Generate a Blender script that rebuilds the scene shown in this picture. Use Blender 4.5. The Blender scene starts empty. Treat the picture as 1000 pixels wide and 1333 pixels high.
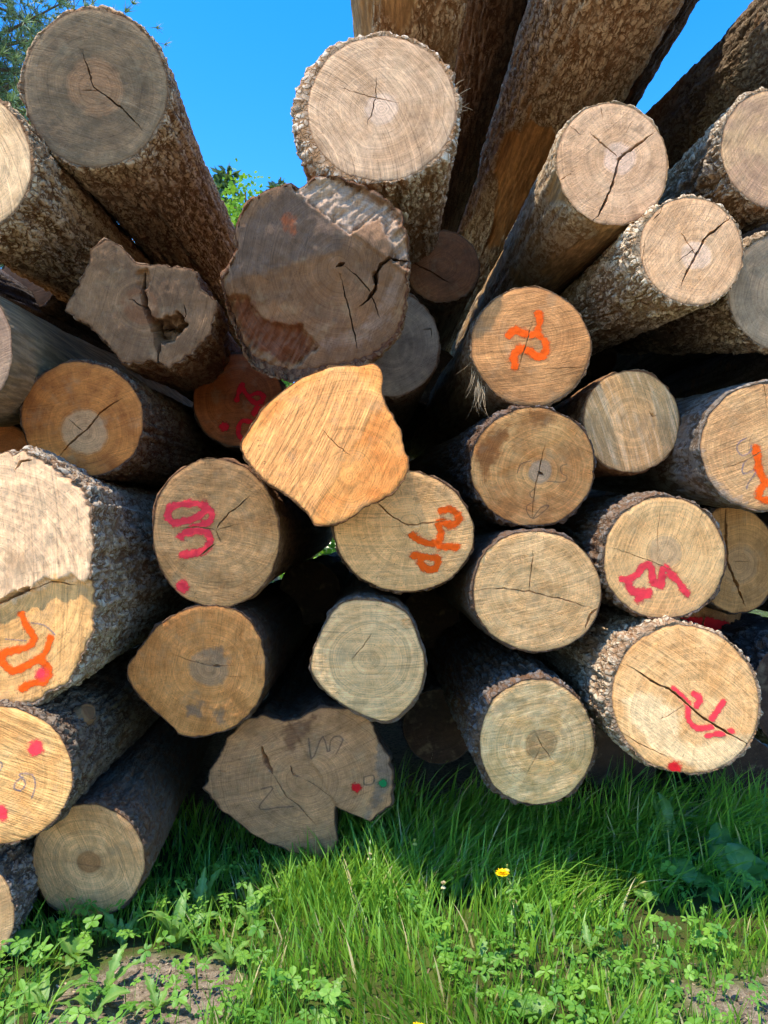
import bpy, math, random
import numpy as np
from mathutils import Vector, Matrix
from mathutils.geometry import delaunay_2d_cdt

# ------------------------------------------------------------------ camera, sky, sun, exposure
SC = bpy.context.scene
COL = SC.collection
CAM_H, FPX, PITCH = 1.40, 963.0, math.radians(2.6)
cam_data = bpy.data.cameras.new('camera')
cam_data.sensor_fit = 'VERTICAL'
cam_data.sensor_height = 24.0
cam_data.lens = 24.0 * FPX / 1333.0
cam_data.clip_start, cam_data.clip_end = 0.05, 2000
camera = bpy.data.objects.new('camera', cam_data)
camera.location = (0, 0, CAM_H)
camera.rotation_euler = (math.radians(90) + PITCH, 0, 0)
COL.objects.link(camera)
SC.camera = camera

SUN = Vector((-0.34, -0.30, 1.0)).normalized()
world = bpy.data.worlds.new('World')
SC.world = world
world.use_nodes = True
wn = world.node_tree
wn.nodes.clear()
sky = wn.nodes.new('ShaderNodeTexSky')
sky.sky_type = 'NISHITA'
sky.sun_disc = False
sky.sun_elevation = math.asin(SUN.z)
sky.sun_rotation = math.atan2(SUN.x, SUN.y)
sky.altitude = 600
sky.air_density = 1.0
sky.dust_density = 0.3
sky.ozone_density = 1.6
bg = wn.nodes.new('ShaderNodeBackground')
bg.inputs['Strength'].default_value = 0.15
wo = wn.nodes.new('ShaderNodeOutputWorld')
hsv = wn.nodes.new('ShaderNodeHueSaturation')
hsv.inputs['Saturation'].default_value = 1.44
hsv.inputs['Hue'].default_value = 0.508
wn.links.new(sky.outputs[0], hsv.inputs['Color'])
wn.links.new(hsv.outputs[0], bg.inputs[0])
wn.links.new(bg.outputs[0], wo.inputs[0])
sun_data = bpy.data.lights.new('sun', 'SUN')
sun_data.energy = 2.4
sun_data.angle = math.radians(0.53)
sun_data.color = (1.0, 0.91, 0.76)
sun = bpy.data.objects.new('sun', sun_data)
sun.rotation_euler = SUN.to_track_quat('Z', 'Y').to_euler()
sun.location = (-3, -3, 9)
COL.objects.link(sun)
SC.view_settings.view_transform = 'Standard'
SC.view_settings.look = 'None'
SC.view_settings.exposure = 1.78
SC.view_settings.gamma = 1.0
SC.view_settings.use_curve_mapping = False
SC.render.engine = 'CYCLES'
SC.cycles.use_denoising = True
SC.cycles.max_bounces = 5
SC.cycles.diffuse_bounces = 2
SC.cycles.adaptive_threshold = 0.03
SC.cycles.transparent_max_bounces = 16

random.seed(7)
RNG = np.random.default_rng(7)

# ------------------------------------------------------------------ numeric helpers
def lin(c):
    """0-255 display colour -> linear base colour"""
    o = []
    for v in c:
        v = v / 255.0
        o.append(v / 12.92 if v <= 0.04045 else ((v + 0.055) / 1.055) ** 2.4)
    return (o[0], o[1], o[2], 1.0)

def ray(px, py):
    """direction through a photograph pixel (array-safe)"""
    x = (np.asarray(px, float) - 500.0) / FPX
    y = (666.5 - np.asarray(py, float)) / FPX
    c, s = math.cos(PITCH), math.sin(PITCH)
    return np.stack([x, c - y * s, s + y * c], -1)

def at(px, py, D):
    d = ray(px, py)
    return d * (D / d[..., 1:2]) + np.array([0, 0, CAM_H])

def ground_at(px, py, z=0.0):
    d = ray(px, py)
    return d * ((z - CAM_H) / d[..., 2:3]) + np.array([0, 0, CAM_H])

_LAT = np.random.default_rng(99).random(64 * 64 * 64)
def _h(ix, iy, iz, seed):
    return _LAT[(((ix + seed * 37) & 63) << 12) | (((iy + seed * 11) & 63) << 6) | ((iz + seed * 53 + (seed >> 5)) & 63)]

def vnoise(P, seed=0):
    """smooth value noise in [-1,1], P (N,3)"""
    P = np.asarray(P, float)
    i = np.floor(P).astype(np.int64)
    f = P - i
    f = f * f * f * (f * (f * 6 - 15) + 10)
    r = 0
    for dx in (0, 1):
        wx = f[:, 0] if dx else 1 - f[:, 0]
        for dy in (0, 1):
            wy = f[:, 1] if dy else 1 - f[:, 1]
            for dz in (0, 1):
                wz = f[:, 2] if dz else 1 - f[:, 2]
                r = r + wx * wy * wz * _h(i[:, 0] + dx, i[:, 1] + dy, i[:, 2] + dz, seed)
    return r * 2 - 1

def fbm(P, seed=0, octv=4, gain=0.5):
    r, a, t = 0, 1.0, 0.0
    for k in range(octv):
        r = r + a * vnoise(P * (2.03 ** k), seed + k * 17)
        t += a
        a *= gain
    return r / t

def worley(P, seed=0):
    """F1, F2 and the nearest cell's random value"""
    P = np.asarray(P, float)
    i = np.floor(P).astype(np.int64)
    f1 = np.full(len(P), 9.0); f2 = np.full(len(P), 9.0); cid = np.zeros(len(P))
    for dx in (-1, 0, 1):
        for dy in (-1, 0, 1):
            for dz in (-1, 0, 1):
                a, b, c = i[:, 0] + dx, i[:, 1] + dy, i[:, 2] + dz
                q = np.stack([a + _h(a, b, c, seed), b + _h(a, b, c, seed + 1), c + _h(a, b, c, seed + 2)], -1)
                d = np.sqrt(((q - P) ** 2).sum(1))
                near = d < f1
                f2 = np.where(near, f1, np.minimum(f2, d))
                cid = np.where(near, _h(a, b, c, seed + 3), cid)
                f1 = np.where(near, d, f1)
    return f1, f2, cid

def sstep(a, b, x):
    t = np.clip((x - a) / (b - a), 0, 1)
    return t * t * (3 - 2 * t)

def poly_dist(P, line, w=None):
    """distance of points P (N,2) to a polyline; with per-vertex widths also the width at the nearest spot"""
    best = np.full(len(P), 1e9); bw = np.ones(len(P))
    for k in range(len(line) - 1):
        a, b = line[k], line[k + 1]
        ab = b - a
        t = np.clip(((P - a) @ ab) / max(ab @ ab, 1e-12), 0, 1)
        d = np.sqrt(((P - a - t[:, None] * ab) ** 2).sum(1))
        if w is not None:
            ww = w[k] + (w[k + 1] - w[k]) * t
            m = d / ww < best / bw
        else:
            ww = bw; m = d < best
        best = np.where(m, d, best); bw = np.where(m, ww, bw)
    return (best, bw) if w is not None else best

def in_poly(P, poly):
    x, y = P[:, 0], P[:, 1]
    ins = np.zeros(len(P), bool)
    n = len(poly)
    for i in range(n):
        a, b = poly[i], poly[(i + 1) % n]
        c = ((a[1] > y) != (b[1] > y))
        if abs(b[1] - a[1]) > 1e-12:
            ins ^= c & (x < (b[0] - a[0]) * (y - a[1]) / (b[1] - a[1]) + a[0])
    return ins

def spline(pts, n, closed=False):
    """Catmull-Rom through pts, resampled to n points of even arc length"""
    p = np.asarray(pts, float)
    out = []
    m = len(p)
    segs = m if closed else m - 1
    for i in range(segs):
        if closed:
            p0, p1, p2, p3 = p[(i - 1) % m], p[i], p[(i + 1) % m], p[(i + 2) % m]
        else:
            p0, p1, p2, p3 = p[max(i - 1, 0)], p[i], p[i + 1], p[min(i + 2, m - 1)]
        t = np.linspace(0, 1, 16, endpoint=False)[:, None]
        out.append(0.5 * ((2 * p1) + (-p0 + p2) * t + (2 * p0 - 5 * p1 + 4 * p2 - p3) * t ** 2 + (-p0 + 3 * p1 - 3 * p2 + p3) * t ** 3))
    out = np.concatenate(out + [p[:1] if closed else p[-1:]])
    d = np.concatenate([[0], np.cumsum(np.sqrt((np.diff(out, axis=0) ** 2).sum(1)))])
    u = np.linspace(0, d[-1], n, endpoint=not closed)
    return np.stack([np.interp(u, d, out[:, k]) for k in range(p.shape[1])], -1)

def mesh_from(name, V, F, smooth=True):
    me = bpy.data.meshes.new(name)
    V = np.asarray(V, np.float32); F = np.asarray(F, np.int32)
    k = F.shape[1]
    me.vertices.add(len(V)); me.vertices.foreach_set('co', V.ravel())
    me.loops.add(F.size); me.loops.foreach_set('vertex_index', F.ravel())
    me.polygons.add(len(F))
    me.polygons.foreach_set('loop_start', np.arange(0, F.size, k, dtype=np.int32))
    try:
        me.polygons.foreach_set('loop_total', np.full(len(F), k, np.int32))
    except Exception:
        pass
    me.polygons.foreach_set('use_smooth', np.full(len(F), smooth, bool))
    me.update(calc_edges=True)
    me.validate()
    return me

def fattr(me, name, vals):
    a = me.attributes.new(name, 'FLOAT', 'POINT')
    a.data.foreach_set('value', np.asarray(vals, np.float32))

def obj(name, me, mat=None, parent=None):
    o = bpy.data.objects.new(name, me)
    COL.objects.link(o)
    if mat is not None and not me.materials:
        me.materials.append(mat)
    if parent is not None:
        o.parent = parent
    return o

def tag(o, label=None, category=None, group=None, kind=None):
    if label: o['label'] = label
    if category: o['category'] = category
    if group: o['group'] = group
    if kind: o['kind'] = kind
    return o

def empty(name, loc):
    o = bpy.data.objects.new(name, None)
    o.empty_display_size = 0.1
    COL.objects.link(o)
    o.location = loc
    return o

# ------------------------------------------------------------------ shader helper
class NT:
    def __init__(self, name):
        self.mat = bpy.data.materials.new(name)
        self.mat.use_nodes = True
        self.t = self.mat.node_tree
        self.t.nodes.clear()
        self.out = self.n('ShaderNodeOutputMaterial')
    def n(self, ty, **kw):
        nd = self.t.nodes.new(ty)
        for k, v in kw.items():
            setattr(nd, k, v)
        return nd
    def put(self, sock, v):
        if v is None:
            return
        if isinstance(v, bpy.types.NodeSocket):
            self.t.links.new(v, sock)
        else:
            if sock.type == 'VECTOR' and hasattr(v, '__len__'):
                v = tuple(v)[:3]
            sock.default_value = v
    def m(self, op, a, b=None, c=None, clamp=False):
        nd = self.n('ShaderNodeMath', operation=op, use_clamp=clamp)
        for i, v in enumerate((a, b, c)):
            self.put(nd.inputs[i], v)
        return nd.outputs[0]
    def vm(self, op, a, b=None):
        nd = self.n('ShaderNodeVectorMath', operation=op)
        self.put(nd.inputs[0], a); self.put(nd.inputs[1], b)
        return nd.outputs['Value'] if op in ('LENGTH', 'DISTANCE', 'DOT_PRODUCT') else nd.outputs[0]
    def obj(self):
        return self.n('ShaderNodeTexCoord').outputs['Object']
    def attr(self, name):
        return self.n('ShaderNodeAttribute', attribute_name=name).outputs['Fac']
    def noise(self, vec, scale, detail=3, rough=0.55, dist=0.0, dim='3D'):
        nd = self.n('ShaderNodeTexNoise', noise_dimensions=dim)
        if dim == '1D':
            self.put(nd.inputs['W'], vec)
        else:
            self.put(nd.inputs['Vector'], vec)
        nd.inputs['Scale'].default_value = scale
        nd.inputs['Detail'].default_value = detail
        nd.inputs['Roughness'].default_value = rough
        nd.inputs['Distortion'].default_value = dist
        return nd.outputs['Fac']
    def map(self, v, a, b, c=0.0, d=1.0, smooth=True):
        nd = self.n('ShaderNodeMapRange', interpolation_type='SMOOTHSTEP' if smooth else 'LINEAR')
        self.put(nd.inputs[0], v)
        for i, x in enumerate((a, b, c, d)):
            nd.inputs[i + 1].default_value = x
        return nd.outputs[0]
    def mix(self, f, a, b, blend='MIX'):
        nd = self.n('ShaderNodeMix', data_type='RGBA', blend_type=blend)
        self.put(nd.inputs[0], f); self.put(nd.inputs[6], a); self.put(nd.inputs[7], b)
        return nd.outputs[2]
    def scale_col(self, col, f):
        """colour times a scalar socket"""
        nd = self.n('ShaderNodeVectorMath', operation='SCALE')
        self.put(nd.inputs[0], col); self.put(nd.inputs['Scale'], f)
        return nd.outputs[0]
    def bump(self, h, strength, dist, normal=None):
        nd = self.n('ShaderNodeBump')
        nd.inputs['Strength'].default_value = strength
        nd.inputs['Distance'].default_value = dist
        self.put(nd.inputs['Height'], h)
        if normal is not None:
            self.put(nd.inputs['Normal'], normal)
        return nd.outputs[0]
    def bsdf(self, col, rough=0.85, normal=None, spec=0.2):
        b = self.n('ShaderNodeBsdfPrincipled')
        self.put(b.inputs['Base Color'], col)
        self.put(b.inputs['Roughness'], rough)
        b.inputs['Specular IOR Level'].default_value = spec
        if normal is not None:
            self.put(b.inputs['Normal'], normal)
        return b
    def done(self, sh):
        self.t.links.new(sh, self.out.inputs['Surface'])
        return self.mat

# ------------------------------------------------------------------ the logs, read off the photograph
# z2(X, Y, x0, y0, s): a spot noted in an enlarged view -> photograph pixel
def Z(x0, y0, s, *pts):
    return [(x0 + X / s, y0 + Y / s) for X, Y in pts]
def Z1(*p): return Z(0, 0, 2.632, *p)
def Z2(*p): return Z(250, 0, 2.5, *p)
def Z3(*p): return Z(600, 0, 2.5, *p)
def Z4(*p): return Z(0, 300, 2.632, *p)
def Z5(*p): return Z(250, 220, 2.5, *p)
def Z6(*p): return Z(600, 340, 2.5, *p)
def Y1(*p): return Z(0, 570, 2.5, *p)
def Y2(*p): return Z(180, 450, 2.174, *p)
def Y3(*p): return Z(600, 600, 2.5, *p)
def Y4(*p): return Z(0, 850, 2.5, *p)
def Y5(*p): return Z(250, 720, 2.5, *p)

ORANGE, PINK, RED, GREEN = (255, 92, 2), (255, 62, 72), (218, 24, 32), (28, 120, 66)
PENCIL, BLUE, STAIN = (92, 88, 84), (84, 102, 128), (60, 44, 34)

LOGS = [
 # ---- top row
 dict(id='A', c=(124, 114), r=(93, 102, -12), D=2.60, tilt=(0.05, -0.26), col=(130, 112, 84), col2=(110, 95, 72),
      heart=((150, 118, 84), 0.10), sap=(138, 122, 94), barkcol=((168,146,116),(104,78,54),(160,124,84)), bark='plate', bt=0.020, vp=(455, 640), hi=3, grey=.35, saw=(165, .35, 120),
      cracks=[(Z1((275, 165), (300, 230), (320, 300), (345, 314), (400, 355), (490, 445)), 1.1), (Z1((285, 310), (340, 312)), .6)],
      label='large grey-brown log with one thin bent crack, top corner beside the pine tree'),
 dict(id='B', c=(-36, 212), r=(76, 90, 0), D=2.50, tilt=(-0.05, 0.0), col=(206, 182, 140), col2=(186, 160, 118),
      heart=None, barkcol=((160,138,108),(100,74,50),(160,124,84)), bark='plate', bt=0.024, vp=(456, 622), hi=3, saw=(20, 1.0, 70), arc=(-260, 330),
      label='pale log with curved saw marks cut by the photo edge below the grey-brown log'),
 dict(id='L3', c=(-75, 455), r=(92, 96, 0), D=2.55, tilt=(0, 0), col=(150, 130, 105), col2=(130, 110, 90),
      heart=None, bark='bare', bt=0.010, vp=(440, 600), hi=2, barkcol=((128, 112, 90), (96, 76, 54), (140, 118, 88)),
      label='smooth barkless grey log whose side shows at the edge above the orange-brown log'),
 dict(id='4', poly=[(105, 372), (122, 322), (142, 312), (163, 326), (176, 345), (205, 347), (232, 346), (255, 356), (262, 378),
                    (283, 395), (270, 438), (240, 463), (222, 478), (200, 470), (160, 471), (140, 446), (112, 420), (86, 404), (90, 395)],
      sharp=1, D=2.72, tilt=(0.0, -0.30), col=(130, 106, 78), col2=(106, 86, 64), heart=((116, 84, 58), 0.07), bark='plate', bt=0.006,
      vp=(470, 660), hi=1, saw=(70, .4, 90), flare=.86, rough=.006, jag=3.2, grey=.3, tears=[(Z4((515, 300), (560, 305), (610, 280), (640, 320), (600, 370), (560, 385), (530, 370)), .075, .04, 80), (Z4((470, 140), (505, 130), (510, 190), (480, 215)), .02, .012, 80), (Z4((300, 340), (360, 420), (420, 470), (340, 440), (270, 350)), .012, .01, 45)],
      cracks=[(Z4((490, 150), (488, 210), (500, 270), (525, 330), (538, 385), (545, 455)), 3.6),
              (Z4((545, 345), (575, 335), (600, 350), (630, 320)), 5.0), (Z4((500, 270), (450, 235)), 1.0), (Z4((600, 330), (640, 290), (632, 250)), .8)],
      label='weathered ragged brown log end with rotten dark cleft'),
 dict(id='C', c=(497, 141), r=(96, 94, 0), D=2.55, tilt=(-0.06, 0.03), col=(184, 162, 130), col2=(160, 136, 104),
      heart=((190, 172, 148), 0.06), bark='furrow', bt=0.026, asym=(190, 0.04), vp=(520, 640), hi=3, saw=(15, .9, 75), arc=(330, 250),
      barkcol=((180,168,148),(126,96,66),(176,142,98)),
      cracks=[(Z2((490, 287), (600, 318), (670, 332)), .6), (Z2((600, 250), (600, 318), (585, 360), (570, 410)), .7)],
      splinters=[(590, 128), (594, 140)],
      label='sawn log with thick loose grey bark and arc-shaped saw marks against the sky'),
 dict(id='6', c=(533, -92), r=(84, 84, 0), D=2.72, tilt=(0, 0), col=(180, 150, 110), col2=(160, 130, 95), heart=None,
      bark='furrow', bt=0.016, vp=(505, 640), even=1, hi=3, bare=.50, barkcol=((176,156,128),(126,96,66),(168,134,92)),
      label='half-stripped tan log rising out of view directly above the arc-marked log'),
 dict(id='7', c=(690, -190), r=(78, 78, 0), D=2.95, tilt=(0, 0), col=(150, 120, 90), col2=(130, 100, 75), heart=None,
      bark='plate', bt=0.016, vp=(490, 670), even=1, hi=1, barkcol=((116,90,68),(82,58,40),(130,100,70)),
      label='dark shaded log wedged between two lighter logs at the top'),
 dict(id='8', c=(852, -150), r=(106, 106, 0), D=2.60, tilt=(0, 0), col=(180, 150, 110), col2=(160, 130, 95), heart=None,
      bark='plate', bt=0.018, vp=(455, 735), even=1, hi=3, bare=.46, barkcol=((176,152,122),(120,90,62),(176,124,72)),
      label='thick bark-covered log with bare orange patch slanting up out of view'),
 dict(id='9', c=(918, -150), r=(68, 68, 0), D=3.05, tilt=(0, 0), col=(150, 120, 90), col2=(130, 100, 75), heart=None,
      bark='plate', bt=0.014, vp=(500, 690), even=1, hi=1, barkcol=((84, 66, 52), (62, 44, 32), (100, 80, 60)),
      label='dark log edge showing behind the thick slanting log beside blue sky'),
 dict(id='10', c=(1124, 10), r=(104, 104, 0), D=2.62, tilt=(0, 0), col=(170, 140, 105), col2=(150, 120, 90), heart=None,
      bark='plate', bt=0.016, vp=(540, 450), len=3.4, even=1, hi=3, bare=.3, barkcol=((104,92,76),(76,60,46),(150,120,86)),
      label='dark bark-covered log crossing the top corner next to the sky gap'),
 dict(id='F', c=(1012, 194), r=(72, 77, 0), D=2.66, tilt=(0.0, -0.05), col=(182, 156, 116), col2=(158, 132, 104), heart=None,
      bark='furrow', bt=0.016, vp=(560, 520), hi=2, saw=(60, .4, 90), barkcol=((160,146,124),(108,88,66),(150,122,90)),
      label='tan log end cut by the photo edge under the dark corner log'),
 dict(id='D', c=(797, 213), r=(72, 79, -14), D=2.62, tilt=(0.02, -0.01), col=(192, 164, 128), col2=(172, 142, 106),
      heart=((196, 174, 150), 0.06), pith=Z3((515, 515))[0], bark='smooth', bt=0.012, vp=(510, 600), hi=2, bare=.5, saw=(40, .3, 100), rays=1.0,
      barkcol=((168,152,126),(124,98,68),(172,138,94)),
      cracks=[(Z3((635, 425), (575, 470), (515, 515), (508, 550), (495, 600), (450, 700), (428, 718)), 1.7), (Z3((515, 515), (470, 478), (420, 430)), 1.0),
              (Z3((355, 410), (388, 436)), .6), (Z3((300, 600), (352, 566)), .6), (Z3((455, 345), (462, 385)), .5), (Z3((540, 430), (555, 395)), .4)],
      label='pale log end split by a wide forked crack from rim to rim'),
 dict(id='E', c=(901, 327), r=(66, 70, -20), D=2.54, tilt=(0.02, 0.0), col=(198, 168, 128), col2=(178, 146, 106),
      heart=((206, 184, 156), 0.05), pith=Z3((765, 830))[0], bark='furrow', bt=0.014, asym=(200, 0.02), vp=(500, 590), hi=3, saw=(55, .45, 90), rays=1.0,
      barkcol=((186,170,144),(130,106,78),(170,142,108)),
      cracks=[(Z3((885, 702), (835, 742), (790, 780), (765, 835), (735, 885), (715, 935)), 1.5), (Z3((765, 830), (740, 790), (715, 755)), .9), (Z3((760, 812), (708, 850)), .6),
              (Z3((665, 648), (650, 690), (625, 715)), .7), (Z3((600, 790), (590, 850), (610, 920)), .6)],
      label='smaller pale log with Y-shaped crack just below the forked-crack log'),
 dict(id='G', c=(1022, 380), r=(74, 76, 0), D=2.62, tilt=(0.0, -0.26), col=(164, 148, 120), col2=(140, 126, 102), heart=None,
      bark='furrow', bt=0.014, vp=(520, 470), hi=2, saw=(80, .3, 90), barkcol=((158,140,114),(106,86,64),(150,122,90)),
      label='grey log end at the photo edge beside the Y-cracked log'),
 # ---- middle
 dict(id='15', c=(692, 450), r=(77, 78, 0), D=2.70, tilt=(0.02, -0.15), col=(186, 140, 88), col2=(160, 116, 70), heart=None, pith=(700, 440),
      bark='smooth', bt=0.010, vp=(470, 640), hi=1, saw=(10, .5, 80), fold=[((660, 480), (780, 475), -.10, 0)],
      barkcol=((128, 110, 88), (96, 70, 48), (130, 96, 66)),
      cracks=[(Z6((238, 190), (215, 260), (200, 310), (190, 350)), .55), (Z6((270, 350), (395, 346)), .35)],
      paint=[(ORANGE, 5.0, 'orange sprayed numeral', [Z6((155, 240), (180, 225), (215, 236), (245, 234), (257, 205), (256, 168)),
              Z6((245, 234), (274, 258), (272, 300), (252, 311), (225, 292), (195, 286), (174, 305), (173, 342))])],
      fibres=[(622, 470), (618, 490), (622, 510), (630, 500)],
      label='round log sprayed with a large orange 2, bark fibres hanging off one side'),
 dict(id='16', c=(822, 549), r=(62, 66, 0), D=2.82, tilt=(0, -0.19), col=(201, 161, 108), col2=(227, 201, 159), heart=None, bark='smooth', bt=0.012,
      vp=(480, 660), hi=1, saw=(110, .8, 60), barkcol=((120, 92, 66), (96, 66, 44), (130, 96, 66)), streak=1,
      cracks=[(Z6((615, 490), (622, 505), (640, 500)), .6)], splinters=[(886, 573)],
      label='small unmarked tan log with pale vertical streaks between two painted logs'),
 dict(id='17', c=(1000, 582), r=(87, 82, 0), D=2.62, tilt=(0.0, -0.11), col=(202, 164, 112), col2=(182, 142, 94), heart=None, bark='smooth', bt=0.012,
      vp=(480, 600), hi=1, saw=(25, .5, 80), rays=.8, barkcol=((112, 106, 98), (80, 66, 52), (120, 96, 70)),
      cracks=[(Z6((1000, 612), (930, 645), (860, 675)), .5), (Z6((985, 405), (992, 440), (995, 475)), .6)],
      patches=[(Z6((780, 600), (800, 680), (850, 740), (930, 790), (930, 810), (840, 780), (775, 680)), (150, 140, 124))],
      paint=[(ORANGE, 5.0, 'orange sprayed figure', [Z6((960, 610), (968, 665), (984, 710), (1000, 722), (1050, 715)), Z6((978, 735), (972, 770), (1005, 776), (1060, 760))]),
             (BLUE, 1.1, 'faint blue crayon scribble', [Z6((930, 575), (905, 590), (898, 612), (915, 632), (940, 622), (945, 600)), Z6((945, 640), (922, 655), (918, 692), (962, 680), (936, 722), (930, 740))])],
      label='log with an orange sprayed stroke and blue scribble at the photo edge'),
 dict(id='18', c=(694, 608), r=(81, 77, 0), D=2.74, tilt=(0, -0.28), col=(223, 171, 107), col2=(189, 131, 74), heart=((176, 152, 122), 0.045), pith=(704, 613),
      bark='furrow', bt=0.016, vp=(450, 640), hi=1, saw=(160, .4, 80), barkcol=((88, 82, 78), (84, 62, 46), (110, 90, 70)),
      fold=[((632, 628), (740, 565), .05, .004)],
      cracks=[(Z6((275, 592), (255, 670), (238, 760), (233, 830)), .7), (Z6((250, 685), (268, 695)), 2.2)],
      patches=[(Z6((40, 640), (90, 560), (160, 530), (150, 580), (90, 690), (80, 720)), (140, 84, 40)), (Z6((215, 480), (310, 485), (300, 520), (240, 530)), (146, 92, 46))],
      paint=[(PENCIL, .75, 'grey pencil scribble', [Z6((183, 690), (196, 660), (230, 650)), Z6((345, 660), (325, 668), (328, 690), (345, 700), (335, 718), (280, 716)),
              Z6((245, 735), (222, 760), (242, 778), (212, 800), (232, 838), (268, 815), (288, 795), (262, 800), (235, 835))])],
      label='tan log with grey heart spot and pencil scribbles under the orange 2 log'),
 dict(id='19', poly=[(314, 580), (322, 562), (342, 533), (375, 503), (412, 484), (440, 475), (468, 477), (486, 473), (498, 484), (497, 510), (506, 532), (519, 556), (526, 585),
                     (532, 603), (524, 626), (503, 645), (476, 660), (452, 676), (430, 684), (412, 682), (400, 668), (380, 648), (350, 628), (326, 606)],
      D=2.44, tilt=(0.0, -0.08), col=(234, 164, 90), col2=(214, 138, 68), heart=None, pith=(455, 620), bark='smooth', bt=0.006, vp=(480, 690), hi=1, jag=1.2,
      saw=(62, .35, 60), flare=.80, fold=[((396, 684), (500, 520), -.03, 0)], patches=[([(306, 590), (440, 465), (500, 520), (452, 590), (400, 690)], (228, 168, 102))], sawpatch=1.0,
      barkcol=((120, 88, 58), (96, 66, 42), (150, 104, 60)),
      cracks=[(Y2((525, 240), (560, 280), (600, 312)), .45)],
      label='freshly cut bright orange wedge-shaped log jutting out of the pile centre'),
 dict(id='20', c=(526, 691), r=(90, 79, 8), D=2.70, tilt=(0.0, -0.23), col=(225, 183, 125), col2=(205, 163, 107), heart=None, pith=Y2((770, 508))[0], bark='plate', bt=0.007,
      vp=(480, 720), hi=1, saw=(5, .6, 80), rays=1.0, barkcol=((100, 78, 58), (76, 54, 38), (120, 90, 60)),
      cracks=[(Y2((640, 420), (680, 446), (720, 485), (765, 508), (815, 502), (880, 495)), .8), (Y2((740, 380), (770, 340)), .3)],
      paint=[(ORANGE, 4.6, 'orange sprayed digits', [Y2((858, 466), (890, 466), (908, 490), (890, 508), (852, 498), (856, 540), (850, 566), (900, 568)),
              Y2((850, 560), (805, 556), (772, 536)), Y2((782, 594), (848, 604), (832, 634), (806, 624), (798, 604))])],
      label='log with sprayed orange digits half hidden behind the bright wedge log'),
 dict(id='21', c=(281, 694), r=(82, 97, -6), D=2.70, tilt=(0.0, -0.27), col=(193, 153, 103), col2=(169, 129, 82), heart=None, pith=Y1((703, 298))[0], bark='smooth', bt=0.010,
      vp=(470, 690), hi=1, saw=(170, .35, 90), rays=.8, barkcol=((112, 84, 60), (86, 60, 42), (130, 96, 62)),
      cracks=[(Y1((815, 190), (775, 222), (740, 250), (703, 298)), .9), (Y1((703, 298), (650, 290), (580, 292)), .7), (Y1((703, 298), (718, 340)), .7), (Y1((703, 298), (780, 280)), .5), (Y1((700, 345), (672, 368), (650, 386)), 1.0)],
      paint=[(PINK, 4.8, 'pink sprayed digits', [Y1((545, 250), (560, 225), (620, 214), (652, 216), (665, 240), (620, 266), (565, 278), (545, 250)),
              Y1((662, 216), (690, 245), (680, 272), (615, 298), (588, 322)), Y1((600, 310), (660, 300), (684, 325), (670, 362), (625, 376), (592, 379))]),
             (PINK, 5.5, 'pink sprayed dot', [Y1((592, 482), (595, 483))])],
      label='oval tan log with pink sprayed digits and a pink dot'),
 dict(id='22', c=(107, 546), r=(79, 74, 14), D=2.80, tilt=(0.02, -0.18), col=(186, 124, 62), col2=(150, 94, 44), heart=((178, 148, 108), 0.085), pith=Z4((290, 690))[0], bark='plate', bt=0.014,
      vp=(500, 660), hi=2, saw=(15, .3, 90), barkcol=((100, 84, 66), (78, 52, 36), (128, 80, 46)),
      cracks=[(Z4((420, 575), (375, 600), (340, 630), (290, 690), (240, 730), (195, 780)), 1.1), (Z4((290, 690), (262, 668), (235, 645)), .6)],
      label='orange-brown log with round grey heart and slanting crack'),
 dict(id='23', c=(310, 521), r=(58, 60, 0), D=3.45, tilt=(0, -0.1), col=(150, 88, 46), col2=(130, 74, 38), heart=None, bark='smooth', bt=0.012, vp=(480, 680), hi=1, saw=(10, .3, 80),
      barkcol=((80, 62, 48), (64, 46, 34), (90, 66, 46)),
      paint=[(RED, 3.2, 'red sprayed digits', [Z4((832, 528), (820, 550), (812, 582)), Z4((828, 532), (850, 568), (880, 592), (905, 572), (886, 556), (852, 570)), Z4((870, 630), (884, 605)),
              Z4((856, 656), (828, 654), (816, 690), (830, 716), (852, 722))]), (RED, 4.2, 'red sprayed dot', [Z4((765, 672), (768, 673))])],
      label='dark reddish-brown log with red sprayed digits set back in shadow'),
 dict(id='24', poly=[(278, 346), (290, 330), (303, 312), (297, 292), (306, 268), (320, 247), (345, 240), (370, 233), (390, 238), (402, 224), (428, 221), (452, 228), (476, 238), (504, 254), (521, 276),
                     (531, 303), (532, 340), (528, 380), (526, 415), (515, 436), (497, 450), (468, 466), (434, 474), (404, 478), (368, 480), (340, 472), (318, 462), (300, 440), (286, 400)],
      sharp=1, D=2.46, tilt=(0.03, -0.24), col=(124, 99, 73), col2=(106, 86, 66), heart=None, pith=Z5((478, 315))[0], bark='plate', bt=0.005, vp=(490, 640), hi=2, saw=(75, .35, 90), flare=.74, rough=.010, jag=3.0, grey=.35, tears=[(Z5((312, 44), (360, -20), (500, 20), (660, 110), (720, 260), (720, 330), (655, 300), (650, 250), (618, 150), (512, 206)), .028, .016, 40), (Z5((60, 400), (150, 395), (200, 465), (235, 490), (345, 500), (400, 575), (300, 660), (150, 640)), .035, .018, 60)],
      fold=[(Z5((80, 350))[0], Z5((470, 262))[0], -.30, 0), (Z5((515, 200))[0], Z5((310, 40))[0], -.42, -.012), (Z5((470, 262))[0], Z5((640, 150))[0], .10, 0)],
      patches=[(Z5((60, 340), (130, 180), (300, 40), (510, 200), (480, 255), (250, 310), (100, 350)), (98, 86, 74)),
               (Z5((300, 30), (360, -20), (500, 30), (640, 120), (700, 230), (705, 320), (650, 260), (620, 150), (510, 200)), (166, 152, 132)),
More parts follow.
